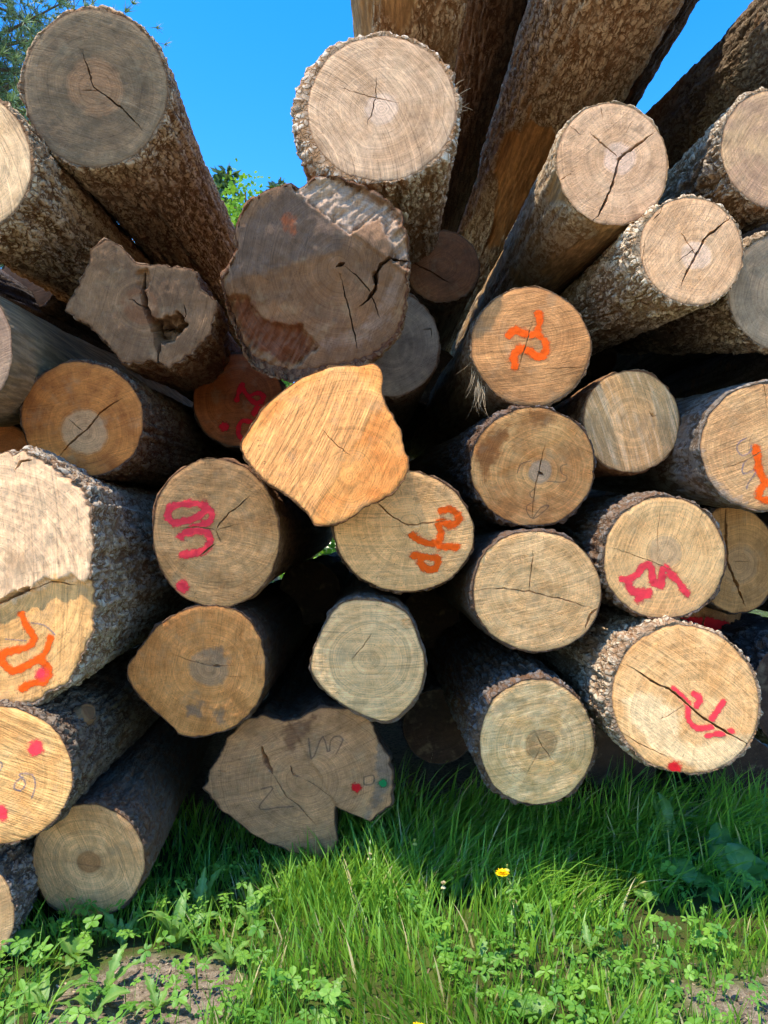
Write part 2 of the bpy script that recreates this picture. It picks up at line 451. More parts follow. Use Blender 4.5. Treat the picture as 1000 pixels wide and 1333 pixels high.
               (Z5((100, 400), (150, 400), (200, 470), (340, 500), (400, 580), (300, 640), (180, 590), (110, 480)), (96, 60, 44)),
               (Z5((288, 140), (330, 142), (325, 195), (290, 190)), (160, 88, 48)), (Z5((690, 330), (640, 480), (560, 560), (420, 590), (400, 560), (540, 510), (620, 430), (650, 330)), (128, 112, 96))],
      barkcol=((110, 88, 66), (84, 54, 38), (120, 92, 66)),
      cracks=[(Z5((482, 335), (495, 400), (510, 450), (525, 520), (540, 592)), .9), (Z5((705, 296), (645, 290), (612, 312), (600, 345), (598, 385), (570, 425), (545, 440)), 2.2),
              (Z5((600, 335), (598, 370)), 4.5), (Z5((498, 310), (540, 345), (575, 385), (615, 480)), .8), (Z5((470, 308), (495, 298)), 3.0)],
      label='huge dark weathered butt log with torn rim in front of the stack'),
 dict(id='25', c=(508, 448), r=(63, 68, 0), D=2.95, tilt=(0, -0.20), col=(128, 116, 98), col2=(106, 96, 82), heart=None, bark='smooth', bt=0.012, vp=(485, 660), hi=1, saw=(30, .3, 80), rays=.5,
      cracks=[(Z5((755, 520), (778, 518), (780, 545)), .6)],
      label='grey log mostly hidden behind the huge weathered butt log'),
 dict(id='26', c=(577, 347), r=(47, 46, 0), D=3.60, tilt=(0, -0.1), col=(132, 92, 60), col2=(112, 78, 52), heart=None, bark='smooth', bt=0.010, vp=(490, 660), hi=0, saw=(30, .3, 80),
      cracks=[(Z2((700, 845), (770, 880), (840, 922)), .9)],
      label='small dark brown log end deep in shadow under the slanting logs'),
 # ---- lower
 dict(id='27', poly=[(-110, 640), (-60, 596), (0, 590), (36, 589), (62, 602), (84, 616), (108, 636), (120, 664), (126, 700), (122, 740), (120, 765), (124, 792), (116, 826), (104, 858), (86, 892), (60, 903), (30, 915), (0, 924), (-60, 920), (-120, 880), (-140, 760)],
      sharp=1, D=2.55, tilt=(-0.02, 0.00), col=(216, 172, 108), col2=(196, 150, 88), heart=None, pith=(-10, 760), bark='plate', bt=0.022, vp=(500, 690), hi=3, saw=(92, .45, 60), rough=.004, jag=3.4, tears=[([(-160, 560), (80, 570), (145, 640), (135, 752), (112, 760), (96, 748), (78, 756), (62, 752), (44, 770), (24, 770), (0, 786), (-160, 800)], -.024, .003, 96), ([(60, 598), (112, 630), (130, 690), (118, 650), (84, 622)], .03, .02, 96)],
      patches=[([(-160, 560), (80, 580), (140, 640), (130, 757), (75, 752), (40, 772), (0, 786), (-160, 800)], (214, 188, 150))],
      barkcol=((150,140,122),(112,86,62),(150,118,84)),
      cracks=[([(-60, 800), (0, 784), (20, 774), (46, 766)], 3.4), ([(28, 770), (44, 764)], 3.2), ([(46, 766), (72, 756), (100, 762)], .8), ([(24, 610), (32, 602), (46, 600)], 2.0)],
      paint=[(ORANGE, 4.4, 'orange sprayed digits', [Y1((72, 575), (86, 610), (110, 642), (104, 674), (60, 690), (12, 700), (5, 730), (40, 758), (85, 742), (150, 700), (164, 650)), Y1((135, 725), (157, 752), (148, 788), (105, 800), (72, 815))]),
             (PINK, 6.0, 'pink sprayed dot', [Y1((136, 768), (139, 769))]), (BLUE, 1.0, 'blue crayon line', [Y1((20, 655), (85, 660)), Y1((105, 602), (145, 610), (180, 640))])],
      label='big two-level pale cut log with orange sprayed digits at the edge'),
 dict(id='28', c=(-4, 1010), r=(98, 89, 0), D=2.48, tilt=(-0.02, 0.06), col=(214, 176, 112), col2=(196, 150, 88), heart=None, bark='plate', bt=0.012, vp=(430, 720), hi=2, saw=(-22, 1.0, 55),
      barkcol=((104, 94, 80), (76, 58, 44), (120, 96, 70)), knot=(117, 927),
      paint=[(PINK, 6.5, 'pink sprayed dot', [Y4((114, 309), (117, 310))]), (PINK, 5.5, 'pink sprayed blot', [Y4((7, 522), (10, 523))]),
             (BLUE, 1.2, 'blue crayon figure', [Y4((78, 402), (52, 420), (48, 442), (72, 446), (84, 420), (62, 394), (105, 396), (116, 430), (104, 472)), Y4((-10, 350), (8, 362), (-4, 390))])],
      label='log with rough slanting saw grooves, pink dot and blue crayon figure'),
 dict(id='29', c=(115, 1122), r=(73, 73, 0), D=2.72, tilt=(-0.02, -0.26), col=(214, 172, 122), col2=(194, 150, 100), heart=((156, 108, 66), 0.045), pith=(116, 1122), bark='smooth', bt=0.010, vp=(390, 720), hi=2, saw=(105, .5, 90),
      barkcol=((90, 80, 70), (88, 64, 46), (110, 88, 66)),
      cracks=[(Y4((190, 670), (240, 682), (290, 692), (350, 696)), .45)],
      label='plain round log resting on the ground behind small leafy weeds'),
 dict(id='30', c=(-62, 1190), r=(80, 82, 0), D=2.50, tilt=(0, 0), col=(190, 160, 115), col2=(170, 140, 95), heart=None, bark='furrow', bt=0.014, vp=(330, 720), hi=2, barkcol=((124, 116, 108), (84, 72, 62), (130, 108, 84)),
      label='grey furrowed log lying lowest in the bottom corner'),
 dict(id='31', poly=[(166, 872), (178, 852), (200, 822), (232, 798), (268, 790), (300, 792), (324, 808), (340, 836), (345, 868), (341, 900), (326, 928), (300, 948), (268, 958), (238, 956), (214, 936), (192, 916), (172, 892)],
      D=2.84, tilt=(0, -0.29), col=(209, 151, 89), col2=(185, 127, 69), heart=((150, 126, 96), 0.075), pith=Y1((680, 750))[0], bark='smooth', bt=0.010, vp=(480, 720), hi=1, jag=1.2, saw=(75, .35, 90),
      barkcol=((86, 72, 60), (80, 56, 40), (100, 78, 58)),
      patches=[(Y1((605, 870), (660, 860), (660, 910), (610, 905)), (110, 98, 84)), (Y1((690, 880), (730, 890), (735, 940), (710, 930)), (130, 108, 84)), (Y1((660, 690), (720, 680), (740, 730), (690, 740)), (112, 98, 82))],
      cracks=[(Y1((700, 742), (718, 742)), 2.2), (Y1((560, 702), (600, 718), (640, 730), (705, 742), (765, 741)), .6), (Y1((735, 775), (800, 780)), .35)],
      label='brownish log with stained grey heart and tiny hole, below the pink-digit log'),
 dict(id='32', poly=[(405, 868), (412, 838), (428, 806), (446, 786), (474, 781), (504, 786), (530, 800), (542, 826), (552, 858), (550, 888), (536, 914), (512, 936), (492, 938), (462, 926), (432, 908), (416, 890)],
      D=2.80, tilt=(-0.02, -0.26), col=(232, 196, 142), col2=(214, 176, 122), heart=None, bark='smooth', bt=0.012, vp=(480, 700), hi=1, saw=(0, .7, 100),
      barkcol=((100, 92, 84), (96, 72, 50), (120, 96, 70)), patches=[(Y5((680, 230), (720, 210), (735, 240), (700, 245)), (186, 130, 72))],
      cracks=[(Y5((585, 260), (552, 308), (520, 345)), .6)],
      label='pale cream unmarked log above the forked butt log'),
 dict(id='33', poly=[(267, 1026), (276, 1000), (296, 966), (318, 938), (346, 932), (374, 941), (398, 930), (424, 919), (456, 922), (478, 934), (490, 956), (504, 985), (513, 1010), (506, 1046), (482, 1068), (456, 1058), (436, 1048), (434, 1066), (440, 1096), (424, 1118), (384, 1112), (340, 1092), (296, 1060)],
      sharp=1, D=3.12, tilt=(0.0, -0.26), col=(180, 138, 98), col2=(158, 122, 88), heart=None, bark='smooth', bt=0.010, vp=(440, 700), hi=1, saw=(20, .35, 70), flare=.84, rough=.006, jag=2.2, grey=.25,
      fold=[((376, 940), (440, 1050), 0, .006)], patches=[(Y5((290, 560), (360, 540), (420, 520), (330, 640), (300, 640)), (112, 80, 58)), (Y5((600, 540), (640, 620), (660, 740), (560, 870), (600, 760), (600, 640)), (112, 102, 92))],
      barkcol=((84, 74, 64), (76, 56, 42), (96, 76, 58)),
      cracks=[(Y5((228, 635), (240, 680), (262, 715)), 3.2), (Y5((262, 715), (285, 755), (305, 790), (360, 835), (405, 890)), .7), (Y5((318, 690), (330, 722), (352, 728)), 1.2), (Y5((352, 728), (400, 755), (465, 800)), .5), (Y5((80, 705), (105, 712)), .6)],
      paint=[(RED, 4.5, 'red sprayed dot', [Y5((534, 760), (537, 761))]), (GREEN, 4.0, 'green sprayed dot', [Y5((620, 747), (623, 748))]),
             (PENCIL, 1.1, 'faint crayon letters', [Y5((380, 600), (392, 668), (425, 595), (445, 650), (455, 600), (492, 600), (470, 650)), Y5((225, 768), (265, 762), (218, 830), (290, 828), (330, 825)), Y5((560, 725), (590, 720), (590, 745), (562, 750), (560, 725))])],
      label='forked brown butt log standing in grass with a red and a green dot'),
 dict(id='34', c=(699, 770), r=(83, 78, 8), D=2.74, tilt=(0, -0.24), col=(227, 189, 133), col2=(207, 165, 109), heart=None, pith=Y3((220, 425))[0], bark='smooth', bt=0.012, vp=(460, 690), hi=1, saw=(15, .4, 90), rays=.9,
      barkcol=((84, 76, 70), (84, 62, 46), (100, 80, 60)),
      cracks=[(Y3((40, 420), (140, 415), (220, 425), (330, 450), (425, 480)), .75), (Y3((220, 425), (228, 360), (235, 290)), .6), (Y3((445, 478), (420, 500), (405, 545)), 1.6)],
      label='clean tan log with thin T-shaped crack below the pencil-marked log'),
 dict(id='35', c=(866, 727), r=(79, 79, 20), D=2.70, tilt=(0, -0.17), col=(231, 191, 131), col2=(209, 167, 109), heart=((190, 160, 118), 0.06), pith=Y3((665, 300))[0], bark='furrow', bt=0.014, asym=(170, .012), vp=(470, 660), hi=1, saw=(70, .4, 90), rays=.9,
      barkcol=((104, 98, 90), (92, 70, 52), (120, 96, 70)),
      cracks=[(Y3((500, 285), (570, 308), (640, 335), (700, 362)), .4), (Y3((655, 140), (640, 220), (640, 290)), .35)],
      paint=[(PINK, 5.0, 'pink sprayed zigzag figure', [Y3((522, 385), (570, 374), (600, 338), (620, 346), (625, 388), (650, 404), (660, 346), (690, 372), (735, 430)), Y3((540, 385), (560, 425), (610, 428), (578, 448))])],
      label='tan log with a pink sprayed zigzag figure'),
 dict(id='36', c=(957, 729), r=(54, 70, -8), D=3.02, tilt=(0, -0.17), col=(184, 144, 90), col2=(160, 122, 74), heart=((166, 134, 92), 0.08), pith=(962, 735), bark='smooth', bt=0.012, vp=(480, 680), hi=1, saw=(90, .4, 80),
      barkcol=((84, 72, 60), (60, 48, 40), (100, 78, 58)),
      cracks=[(Y3((860, 150), (862, 240), (868, 330), (898, 400), (925, 475)), 1.7), (Y3((885, 328), (940, 326)), .4)],
      label='ochre log split by a long vertical crack beside the zigzag-painted log'),
 dict(id='37', c=(920, 792), r=(46, 46, 0), D=3.42, tilt=(0, -0.05), col=(176, 130, 84), col2=(150, 110, 70), heart=None, bark='smooth', bt=0.010, vp=(480, 690), hi=0, saw=(90, .3, 80),
      paint=[(RED, 7.0, 'red sprayed smear', [Y3((720, 520), (780, 525), (850, 535)), Y3((760, 545), (840, 555))])], cracks=[(Y3((792, 495), (785, 560)), .8)],
      label='small recessed log smeared with red spray under the ochre split log'),
 dict(id='38', c=(699, 967), r=(74, 81, 0), D=2.82, tilt=(0, -0.27), col=(211, 171, 111), col2=(229, 198, 145), heart=((172, 138, 92), 0.055), pith=Y3((262, 922))[0], bark='furrow', bt=0.014, asym=(175, .014), vp=(478, 670), hi=2, saw=(15, .55, 60),
      barkcol=((96, 92, 88), (88, 66, 48), (140, 120, 92)), ringline=0.058,
      cracks=[(Y3((240, 882), (265, 930), (300, 980)), .5), (Y3((262, 930), (238, 975), (215, 1015)), .35), (Y3((60, 875), (58, 920)), 1.2)],
      label='log with a dark ring round its heart above the tall grass'),
 dict(id='39', c=(893, 911), r=(93, 99, -38), D=2.66, tilt=(-0.01, -0.02), col=(222, 184, 126), col2=(200, 156, 98), heart=None, pith=Y3((775, 825))[0], bark='furrow', bt=0.018, asym=(170, .022), vp=(470, 680), hi=3, saw=(140, .45, 90), rays=1.0,
      barkcol=((158, 144, 122), (120, 96, 72), (190, 150, 110)),
      patches=[(Y3((530, 780), (560, 752), (640, 760), (720, 830), (700, 900), (760, 940), (870, 890), (950, 900), (900, 990), (780, 1010), (640, 940), (550, 850)), (236, 206, 156))],  # sunlit crescent painted as paler wood, below the upper log's shadow
      cracks=[(Y3((540, 660), (620, 715), (680, 742), (730, 785), (775, 825), (870, 885), (950, 932)), 1.5), (Y3((720, 800), (690, 820), (660, 836)), .7), (Y3((520, 880), (580, 920), (680, 965)), .6)],
      paint=[(PINK, 3.6, 'pink sprayed crown-like figure', [Y3((690, 740), (738, 790), (738, 838), (770, 870), (820, 862)), Y3((852, 785), (832, 815), (815, 842)), Y3((760, 758), (776, 772), (768, 800)), Y3((800, 895), (880, 880))]),
             (RED, 5.5, 'red sprayed dot', [Y3((694, 998), (697, 999))])],
      label='large bright log with thick crumbly bark, long crack and pink crown-like mark'),
 # ---- deep in the stack; dark gap fillers carry shade in their wood colour
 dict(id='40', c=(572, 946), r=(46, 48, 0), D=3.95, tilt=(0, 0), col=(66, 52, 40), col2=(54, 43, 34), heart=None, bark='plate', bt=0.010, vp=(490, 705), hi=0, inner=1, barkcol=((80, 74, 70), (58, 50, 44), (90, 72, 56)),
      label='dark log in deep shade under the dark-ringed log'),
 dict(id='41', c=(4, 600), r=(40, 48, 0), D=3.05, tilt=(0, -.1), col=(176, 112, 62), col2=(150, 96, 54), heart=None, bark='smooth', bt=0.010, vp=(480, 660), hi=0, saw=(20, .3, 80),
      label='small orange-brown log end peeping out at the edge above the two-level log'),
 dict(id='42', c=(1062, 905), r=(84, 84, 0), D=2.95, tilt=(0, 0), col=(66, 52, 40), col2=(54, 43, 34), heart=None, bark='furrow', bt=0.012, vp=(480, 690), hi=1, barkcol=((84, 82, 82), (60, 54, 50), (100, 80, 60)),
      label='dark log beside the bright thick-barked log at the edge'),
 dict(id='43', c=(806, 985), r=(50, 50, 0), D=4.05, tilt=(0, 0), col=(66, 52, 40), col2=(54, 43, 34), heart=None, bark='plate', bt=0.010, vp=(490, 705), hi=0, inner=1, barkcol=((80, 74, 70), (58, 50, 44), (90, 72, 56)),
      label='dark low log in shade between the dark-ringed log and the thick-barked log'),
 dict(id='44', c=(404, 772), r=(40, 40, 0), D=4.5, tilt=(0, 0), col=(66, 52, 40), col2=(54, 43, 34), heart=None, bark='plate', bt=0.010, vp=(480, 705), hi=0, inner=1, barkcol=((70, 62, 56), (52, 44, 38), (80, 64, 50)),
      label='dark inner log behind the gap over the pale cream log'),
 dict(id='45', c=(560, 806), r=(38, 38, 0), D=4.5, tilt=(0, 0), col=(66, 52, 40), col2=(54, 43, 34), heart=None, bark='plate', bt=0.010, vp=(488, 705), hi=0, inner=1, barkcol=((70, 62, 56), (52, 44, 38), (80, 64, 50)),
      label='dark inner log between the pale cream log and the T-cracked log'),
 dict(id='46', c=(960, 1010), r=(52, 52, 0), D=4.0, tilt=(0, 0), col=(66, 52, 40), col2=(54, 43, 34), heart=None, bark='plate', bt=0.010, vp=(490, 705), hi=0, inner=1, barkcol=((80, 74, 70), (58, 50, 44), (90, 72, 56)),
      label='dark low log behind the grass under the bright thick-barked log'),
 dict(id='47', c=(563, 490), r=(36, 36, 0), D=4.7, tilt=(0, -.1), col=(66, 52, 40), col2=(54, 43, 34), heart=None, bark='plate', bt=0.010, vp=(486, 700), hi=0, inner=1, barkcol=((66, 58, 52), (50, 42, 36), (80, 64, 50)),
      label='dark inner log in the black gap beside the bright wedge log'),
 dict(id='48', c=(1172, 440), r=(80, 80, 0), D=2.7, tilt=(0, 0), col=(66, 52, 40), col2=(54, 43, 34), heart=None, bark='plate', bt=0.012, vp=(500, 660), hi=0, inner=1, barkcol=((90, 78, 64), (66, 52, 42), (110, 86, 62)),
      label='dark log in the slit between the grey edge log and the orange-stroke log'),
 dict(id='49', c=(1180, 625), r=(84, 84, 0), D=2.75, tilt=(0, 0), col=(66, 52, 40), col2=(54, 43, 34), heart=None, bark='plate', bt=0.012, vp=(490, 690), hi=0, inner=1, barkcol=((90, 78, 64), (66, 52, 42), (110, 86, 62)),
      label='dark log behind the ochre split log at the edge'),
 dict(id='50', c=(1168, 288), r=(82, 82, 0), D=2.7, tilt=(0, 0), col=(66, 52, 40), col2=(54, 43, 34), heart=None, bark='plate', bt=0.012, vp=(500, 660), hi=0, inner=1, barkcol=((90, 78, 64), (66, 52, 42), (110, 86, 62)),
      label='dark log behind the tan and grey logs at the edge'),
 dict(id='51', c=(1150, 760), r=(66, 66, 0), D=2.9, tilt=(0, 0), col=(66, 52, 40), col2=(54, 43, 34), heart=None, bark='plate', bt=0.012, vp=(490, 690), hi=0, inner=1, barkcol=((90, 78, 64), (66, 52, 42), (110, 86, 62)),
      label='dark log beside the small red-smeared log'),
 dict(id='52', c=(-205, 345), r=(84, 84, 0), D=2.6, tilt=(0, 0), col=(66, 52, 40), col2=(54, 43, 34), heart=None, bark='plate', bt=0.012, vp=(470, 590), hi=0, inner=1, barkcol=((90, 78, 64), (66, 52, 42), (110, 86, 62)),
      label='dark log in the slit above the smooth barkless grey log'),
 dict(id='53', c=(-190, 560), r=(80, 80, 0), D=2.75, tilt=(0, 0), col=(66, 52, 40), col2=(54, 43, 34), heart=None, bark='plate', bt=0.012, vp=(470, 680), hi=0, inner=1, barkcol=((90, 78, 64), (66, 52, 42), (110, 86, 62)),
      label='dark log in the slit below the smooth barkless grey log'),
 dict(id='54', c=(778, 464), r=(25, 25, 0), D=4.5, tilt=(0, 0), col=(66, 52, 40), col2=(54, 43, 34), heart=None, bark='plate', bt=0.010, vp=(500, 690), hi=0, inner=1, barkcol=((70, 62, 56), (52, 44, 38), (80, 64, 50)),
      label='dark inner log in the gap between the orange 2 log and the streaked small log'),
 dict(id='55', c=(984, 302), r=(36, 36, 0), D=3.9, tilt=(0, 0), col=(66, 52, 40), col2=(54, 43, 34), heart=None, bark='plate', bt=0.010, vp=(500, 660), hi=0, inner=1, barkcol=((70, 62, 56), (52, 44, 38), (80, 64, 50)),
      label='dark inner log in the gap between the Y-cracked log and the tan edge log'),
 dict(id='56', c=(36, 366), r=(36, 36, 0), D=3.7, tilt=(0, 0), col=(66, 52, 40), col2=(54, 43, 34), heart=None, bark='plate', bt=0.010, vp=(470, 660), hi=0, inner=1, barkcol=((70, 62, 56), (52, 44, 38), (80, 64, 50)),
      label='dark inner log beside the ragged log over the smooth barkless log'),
]

# ------------------------------------------------------------------ wood and bark materials
def warm(c):
    a = lin(c)
    return (min(1, a[0] * 1.27), a[1] * 1.04, a[2] * .92, 1.0)

def bwarm(c):
    a = lin(c)
    return (min(1, a[0] * 1.24), a[1] * 1.18, a[2] * 1.12, 1.0)

def cut_material(L, toPlane):
    t = NT('cut_wood_' + L['id'])
    p = t.obj()
    seed = sum(ord(ch) * 7 for ch in L['id'])
    ps = t.vm('ADD', p, (seed * 0.37 % 9, seed * 0.61 % 7, 0.0))
    sep = t.n('ShaderNodeSeparateXYZ'); t.put(sep.inputs[0], p)
    flat = t.n('ShaderNodeCombineXYZ'); t.put(flat.inputs[0], sep.outputs[0]); t.put(flat.inputs[1], sep.outputs[1])
    n_big = t.noise(ps, 7, 2)
    n_mid = t.noise(ps, 26, 3, .6)
    n_fine = t.noise(ps, 190, 2, .6)
    d0 = t.vm('LENGTH', flat.outputs[0])
    d = t.m('ADD', d0, t.m('MULTIPLY', t.m('SUBTRACT', n_big, .5), .035))
    ring_f = t.noise(t.m('ADD', d, seed * .1), 230, 1, .6, dim='1D')
    ring_c = t.noise(t.m('ADD', d, seed * .1), 62, 1, .6, dim='1D')
    ang = t.m('ARCTAN2', sep.outputs[1], sep.outputs[0])
    rv = t.n('ShaderNodeCombineXYZ'); t.put(rv.inputs[0], t.m('COSINE', ang)); t.put(rv.inputs[1], t.m('SINE', ang)); t.put(rv.inputs[2], t.m('MULTIPLY', d0, 1.2))
    rays = t.noise(rv.outputs[0], 17, 3, .7)
    # saw marks: arcs about a distant centre
    sang, sstr, sfreq = L.get('saw', (20, .3, 90))
    if 'arc' in L:
        cx, cy = toPlane(L['arc'])
    else:
        a = math.radians(sang + 90)
        cx, cy = 1.9 * math.cos(a), 1.9 * math.sin(a)
    across = t.vm('DISTANCE', flat.outputs[0], (cx, cy, 0))
    across = t.m('ADD', across, t.m('MULTIPLY', n_big, .012))
    sv = t.n('ShaderNodeCombineXYZ')
    t.put(sv.inputs[0], t.m('MULTIPLY', across, sfreq))
    t.put(sv.inputs[1], t.m('MULTIPLY', sep.outputs[0], 5.0)); t.put(sv.inputs[2], t.m('MULTIPLY', sep.outputs[1], 5.0))
    saw = t.noise(sv.outputs[0], 1.0, 2, .62)
    sv2 = t.n('ShaderNodeCombineXYZ')
    t.put(sv2.inputs[0], t.m('MULTIPLY', across, sfreq * 4.2))
    t.put(sv2.inputs[1], t.m('MULTIPLY', sep.outputs[0], 14.0)); t.put(sv2.inputs[2], t.m('MULTIPLY', sep.outputs[1], 14.0))
    saw2 = t.noise(sv2.outputs[0], 1.0, 2, .6)
    c1, c2 = warm(L['col']), warm(L['col2'])
    mot0 = t.noise(t.vm('ADD', ps, (1.3, 6.1, 2.0)), 17, 4, .72)
    blot = t.map(t.m('ADD', t.m('MULTIPLY', n_big, .65), t.m('MULTIPLY', n_mid, .35)), .36, .64)
    col = t.mix(blot, c1, c2)
    if L.get('streak'):
        col = t.mix(t.m('MULTIPLY', t.map(saw, .45, .7), .55), c1, c2)
    for k, (poly, pc) in enumerate(L.get('patches', [])):
        m = t.m('ADD', t.attr('patch%d' % k), t.m('MULTIPLY', t.m('SUBTRACT', n_mid, .5), .075))
        m = t.m('ADD', m, t.m('MULTIPLY', t.m('SUBTRACT', saw, .5), .03))
        col = t.mix(t.m('MULTIPLY', t.map(m, -.014, .016), .78), col, warm(pc))
    if L.get('heart'):
        hc, hr = L['heart']
        hm = t.m('ADD', d, t.m('MULTIPLY', t.m('SUBTRACT', n_mid, .5), hr * .35))
        col = t.mix(t.m('MULTIPLY', t.map(hm, hr * .86, hr * 1.1, 1, 0), .8), col, warm(hc))
    if L.get('ringline'):
        q = t.m('ABSOLUTE', t.m('SUBTRACT', d, L['ringline']))
        col = t.mix(t.m('MULTIPLY', t.map(q, .001, .006, 1, 0), .45), col, warm((84, 62, 38)))
    edge = t.attr('edge')
    if L.get('sap'):
        col = t.mix(t.m('MULTIPLY', t.map(edge, .02, .05, 1, 0), .7), col, warm(L['sap']))
    # growth rings, medullary rays, saw tone, pores
    f = t.m('ADD', 1.0, t.m('MULTIPLY', t.m('SUBTRACT', ring_f, .5), .42))
    f = t.m('ADD', f, t.m('MULTIPLY', t.m('SUBTRACT', ring_c, .5), .48))
    f = t.m('ADD', f, t.m('MULTIPLY', t.m('SUBTRACT', rays, .5), .34 + .45 * L.get('rays', .3)))
    f = t.m('ADD', f, t.m('MULTIPLY', t.m('SUBTRACT', saw, .5), .17 + .42 * sstr))
    f = t.m('ADD', f, t.m('MULTIPLY', t.m('SUBTRACT', saw2, .5), .38))
    f = t.m('ADD', f, t.m('MULTIPLY', t.m('SUBTRACT', n_fine, .5), .36))
    f = t.m('ADD', f, t.m('MULTIPLY', t.m('SUBTRACT', n_mid, .5), .30))
    tooth = t.m('FRACT', t.m('MULTIPLY', t.m('ADD', d, t.m('MULTIPLY', t.m('SUBTRACT', n_mid, .5), .012)), L.get('rings', 105.0)))
    tooth = t.m('POWER', tooth, 3.0)
    f = t.m('SUBTRACT', f, t.m('MULTIPLY', tooth, t.map(mot0, .35, .65, .03, L.get('ringc', .20))))
    sv3 = t.n('ShaderNodeCombineXYZ')
    t.put(sv3.inputs[0], t.m('MULTIPLY', across, sfreq * 2.3))
    t.put(sv3.inputs[1], t.m('MULTIPLY', sep.outputs[0], 2.2)); t.put(sv3.inputs[2], t.m('MULTIPLY', sep.outputs[1], 2.2))
    gouge = t.noise(sv3.outputs[0], 1.0, 1, .5)
    f = t.m('SUBTRACT', f, t.m('MULTIPLY', t.map(gouge, .63, .70), .12 + .2 * sstr))
    f = t.m('ADD', f, t.m('MULTIPLY', t.map(gouge, .37, .30), .08 + .2 * sstr))
    col = t.scale_col(col, f)
    rays2 = t.noise(rv.outputs[0], 62, 2, .5)
    chk = t.m('MULTIPLY', t.map(rays2, .60, .68), t.map(n_mid, .45, .62))
    col = t.scale_col(col, t.m('SUBTRACT', 1.0, t.m('MULTIPLY', chk, .30 + .30 * L.get('rays', .3))))
    mot = mot0
    col = t.scale_col(col, t.map(mot, .28, .72, .74, 1.24, False))
    dk = t.map(t.noise(t.vm('ADD', ps, (8.0, 3.0, 2.0)), 8, 3, .7), .56, .70)
    col = t.mix(t.m('MULTIPLY', dk, .34), col, warm(tuple(v * .58 for v in L['col2'])))
    # grime specks, grey weathering, cambium line at the rim
    spk = t.map(t.noise(ps, 75, 2, .5), .66, .74)
    col = t.mix(t.m('MULTIPLY', spk, .35), col, warm((84, 66, 48)))
    grey = t.map(t.noise(t.vm('ADD', ps, (4.0, 2.0, 1.0)), 11, 3, .65), .52, .72)
    col = t.mix(t.m('MULTIPLY', grey, L.get('grey', .28)), col, warm((152, 141, 112)))
    eh = t.m('ADD', edge, t.m('MULTIPLY', t.m('SUBTRACT', n_mid, .5), .006))
    col = t.mix(t.m('MULTIPLY', t.map(eh, .0, .006, 1, 0), .55), col, warm((96, 66, 42)))
    sb = sstr
    hsaw = t.m('MULTIPLY', saw, sb)
    if L.get('sawpatch'):
        hsaw = t.m('MULTIPLY', saw, t.m('ADD', sb, t.m('MULTIPLY', t.map(t.attr('patch0'), -.012, .02), L['sawpatch'])))
    h = t.m('ADD', hsaw, t.m('MULTIPLY', saw2, .22 + .2 * sb))
    h = t.m('ADD', h, t.m('MULTIPLY', n_fine, .2))
    nrm = t.bump(h, 1.0, .0055)
    b = t.bsdf(col, .82, nrm, .18)
    return t.done(b.outputs[0])

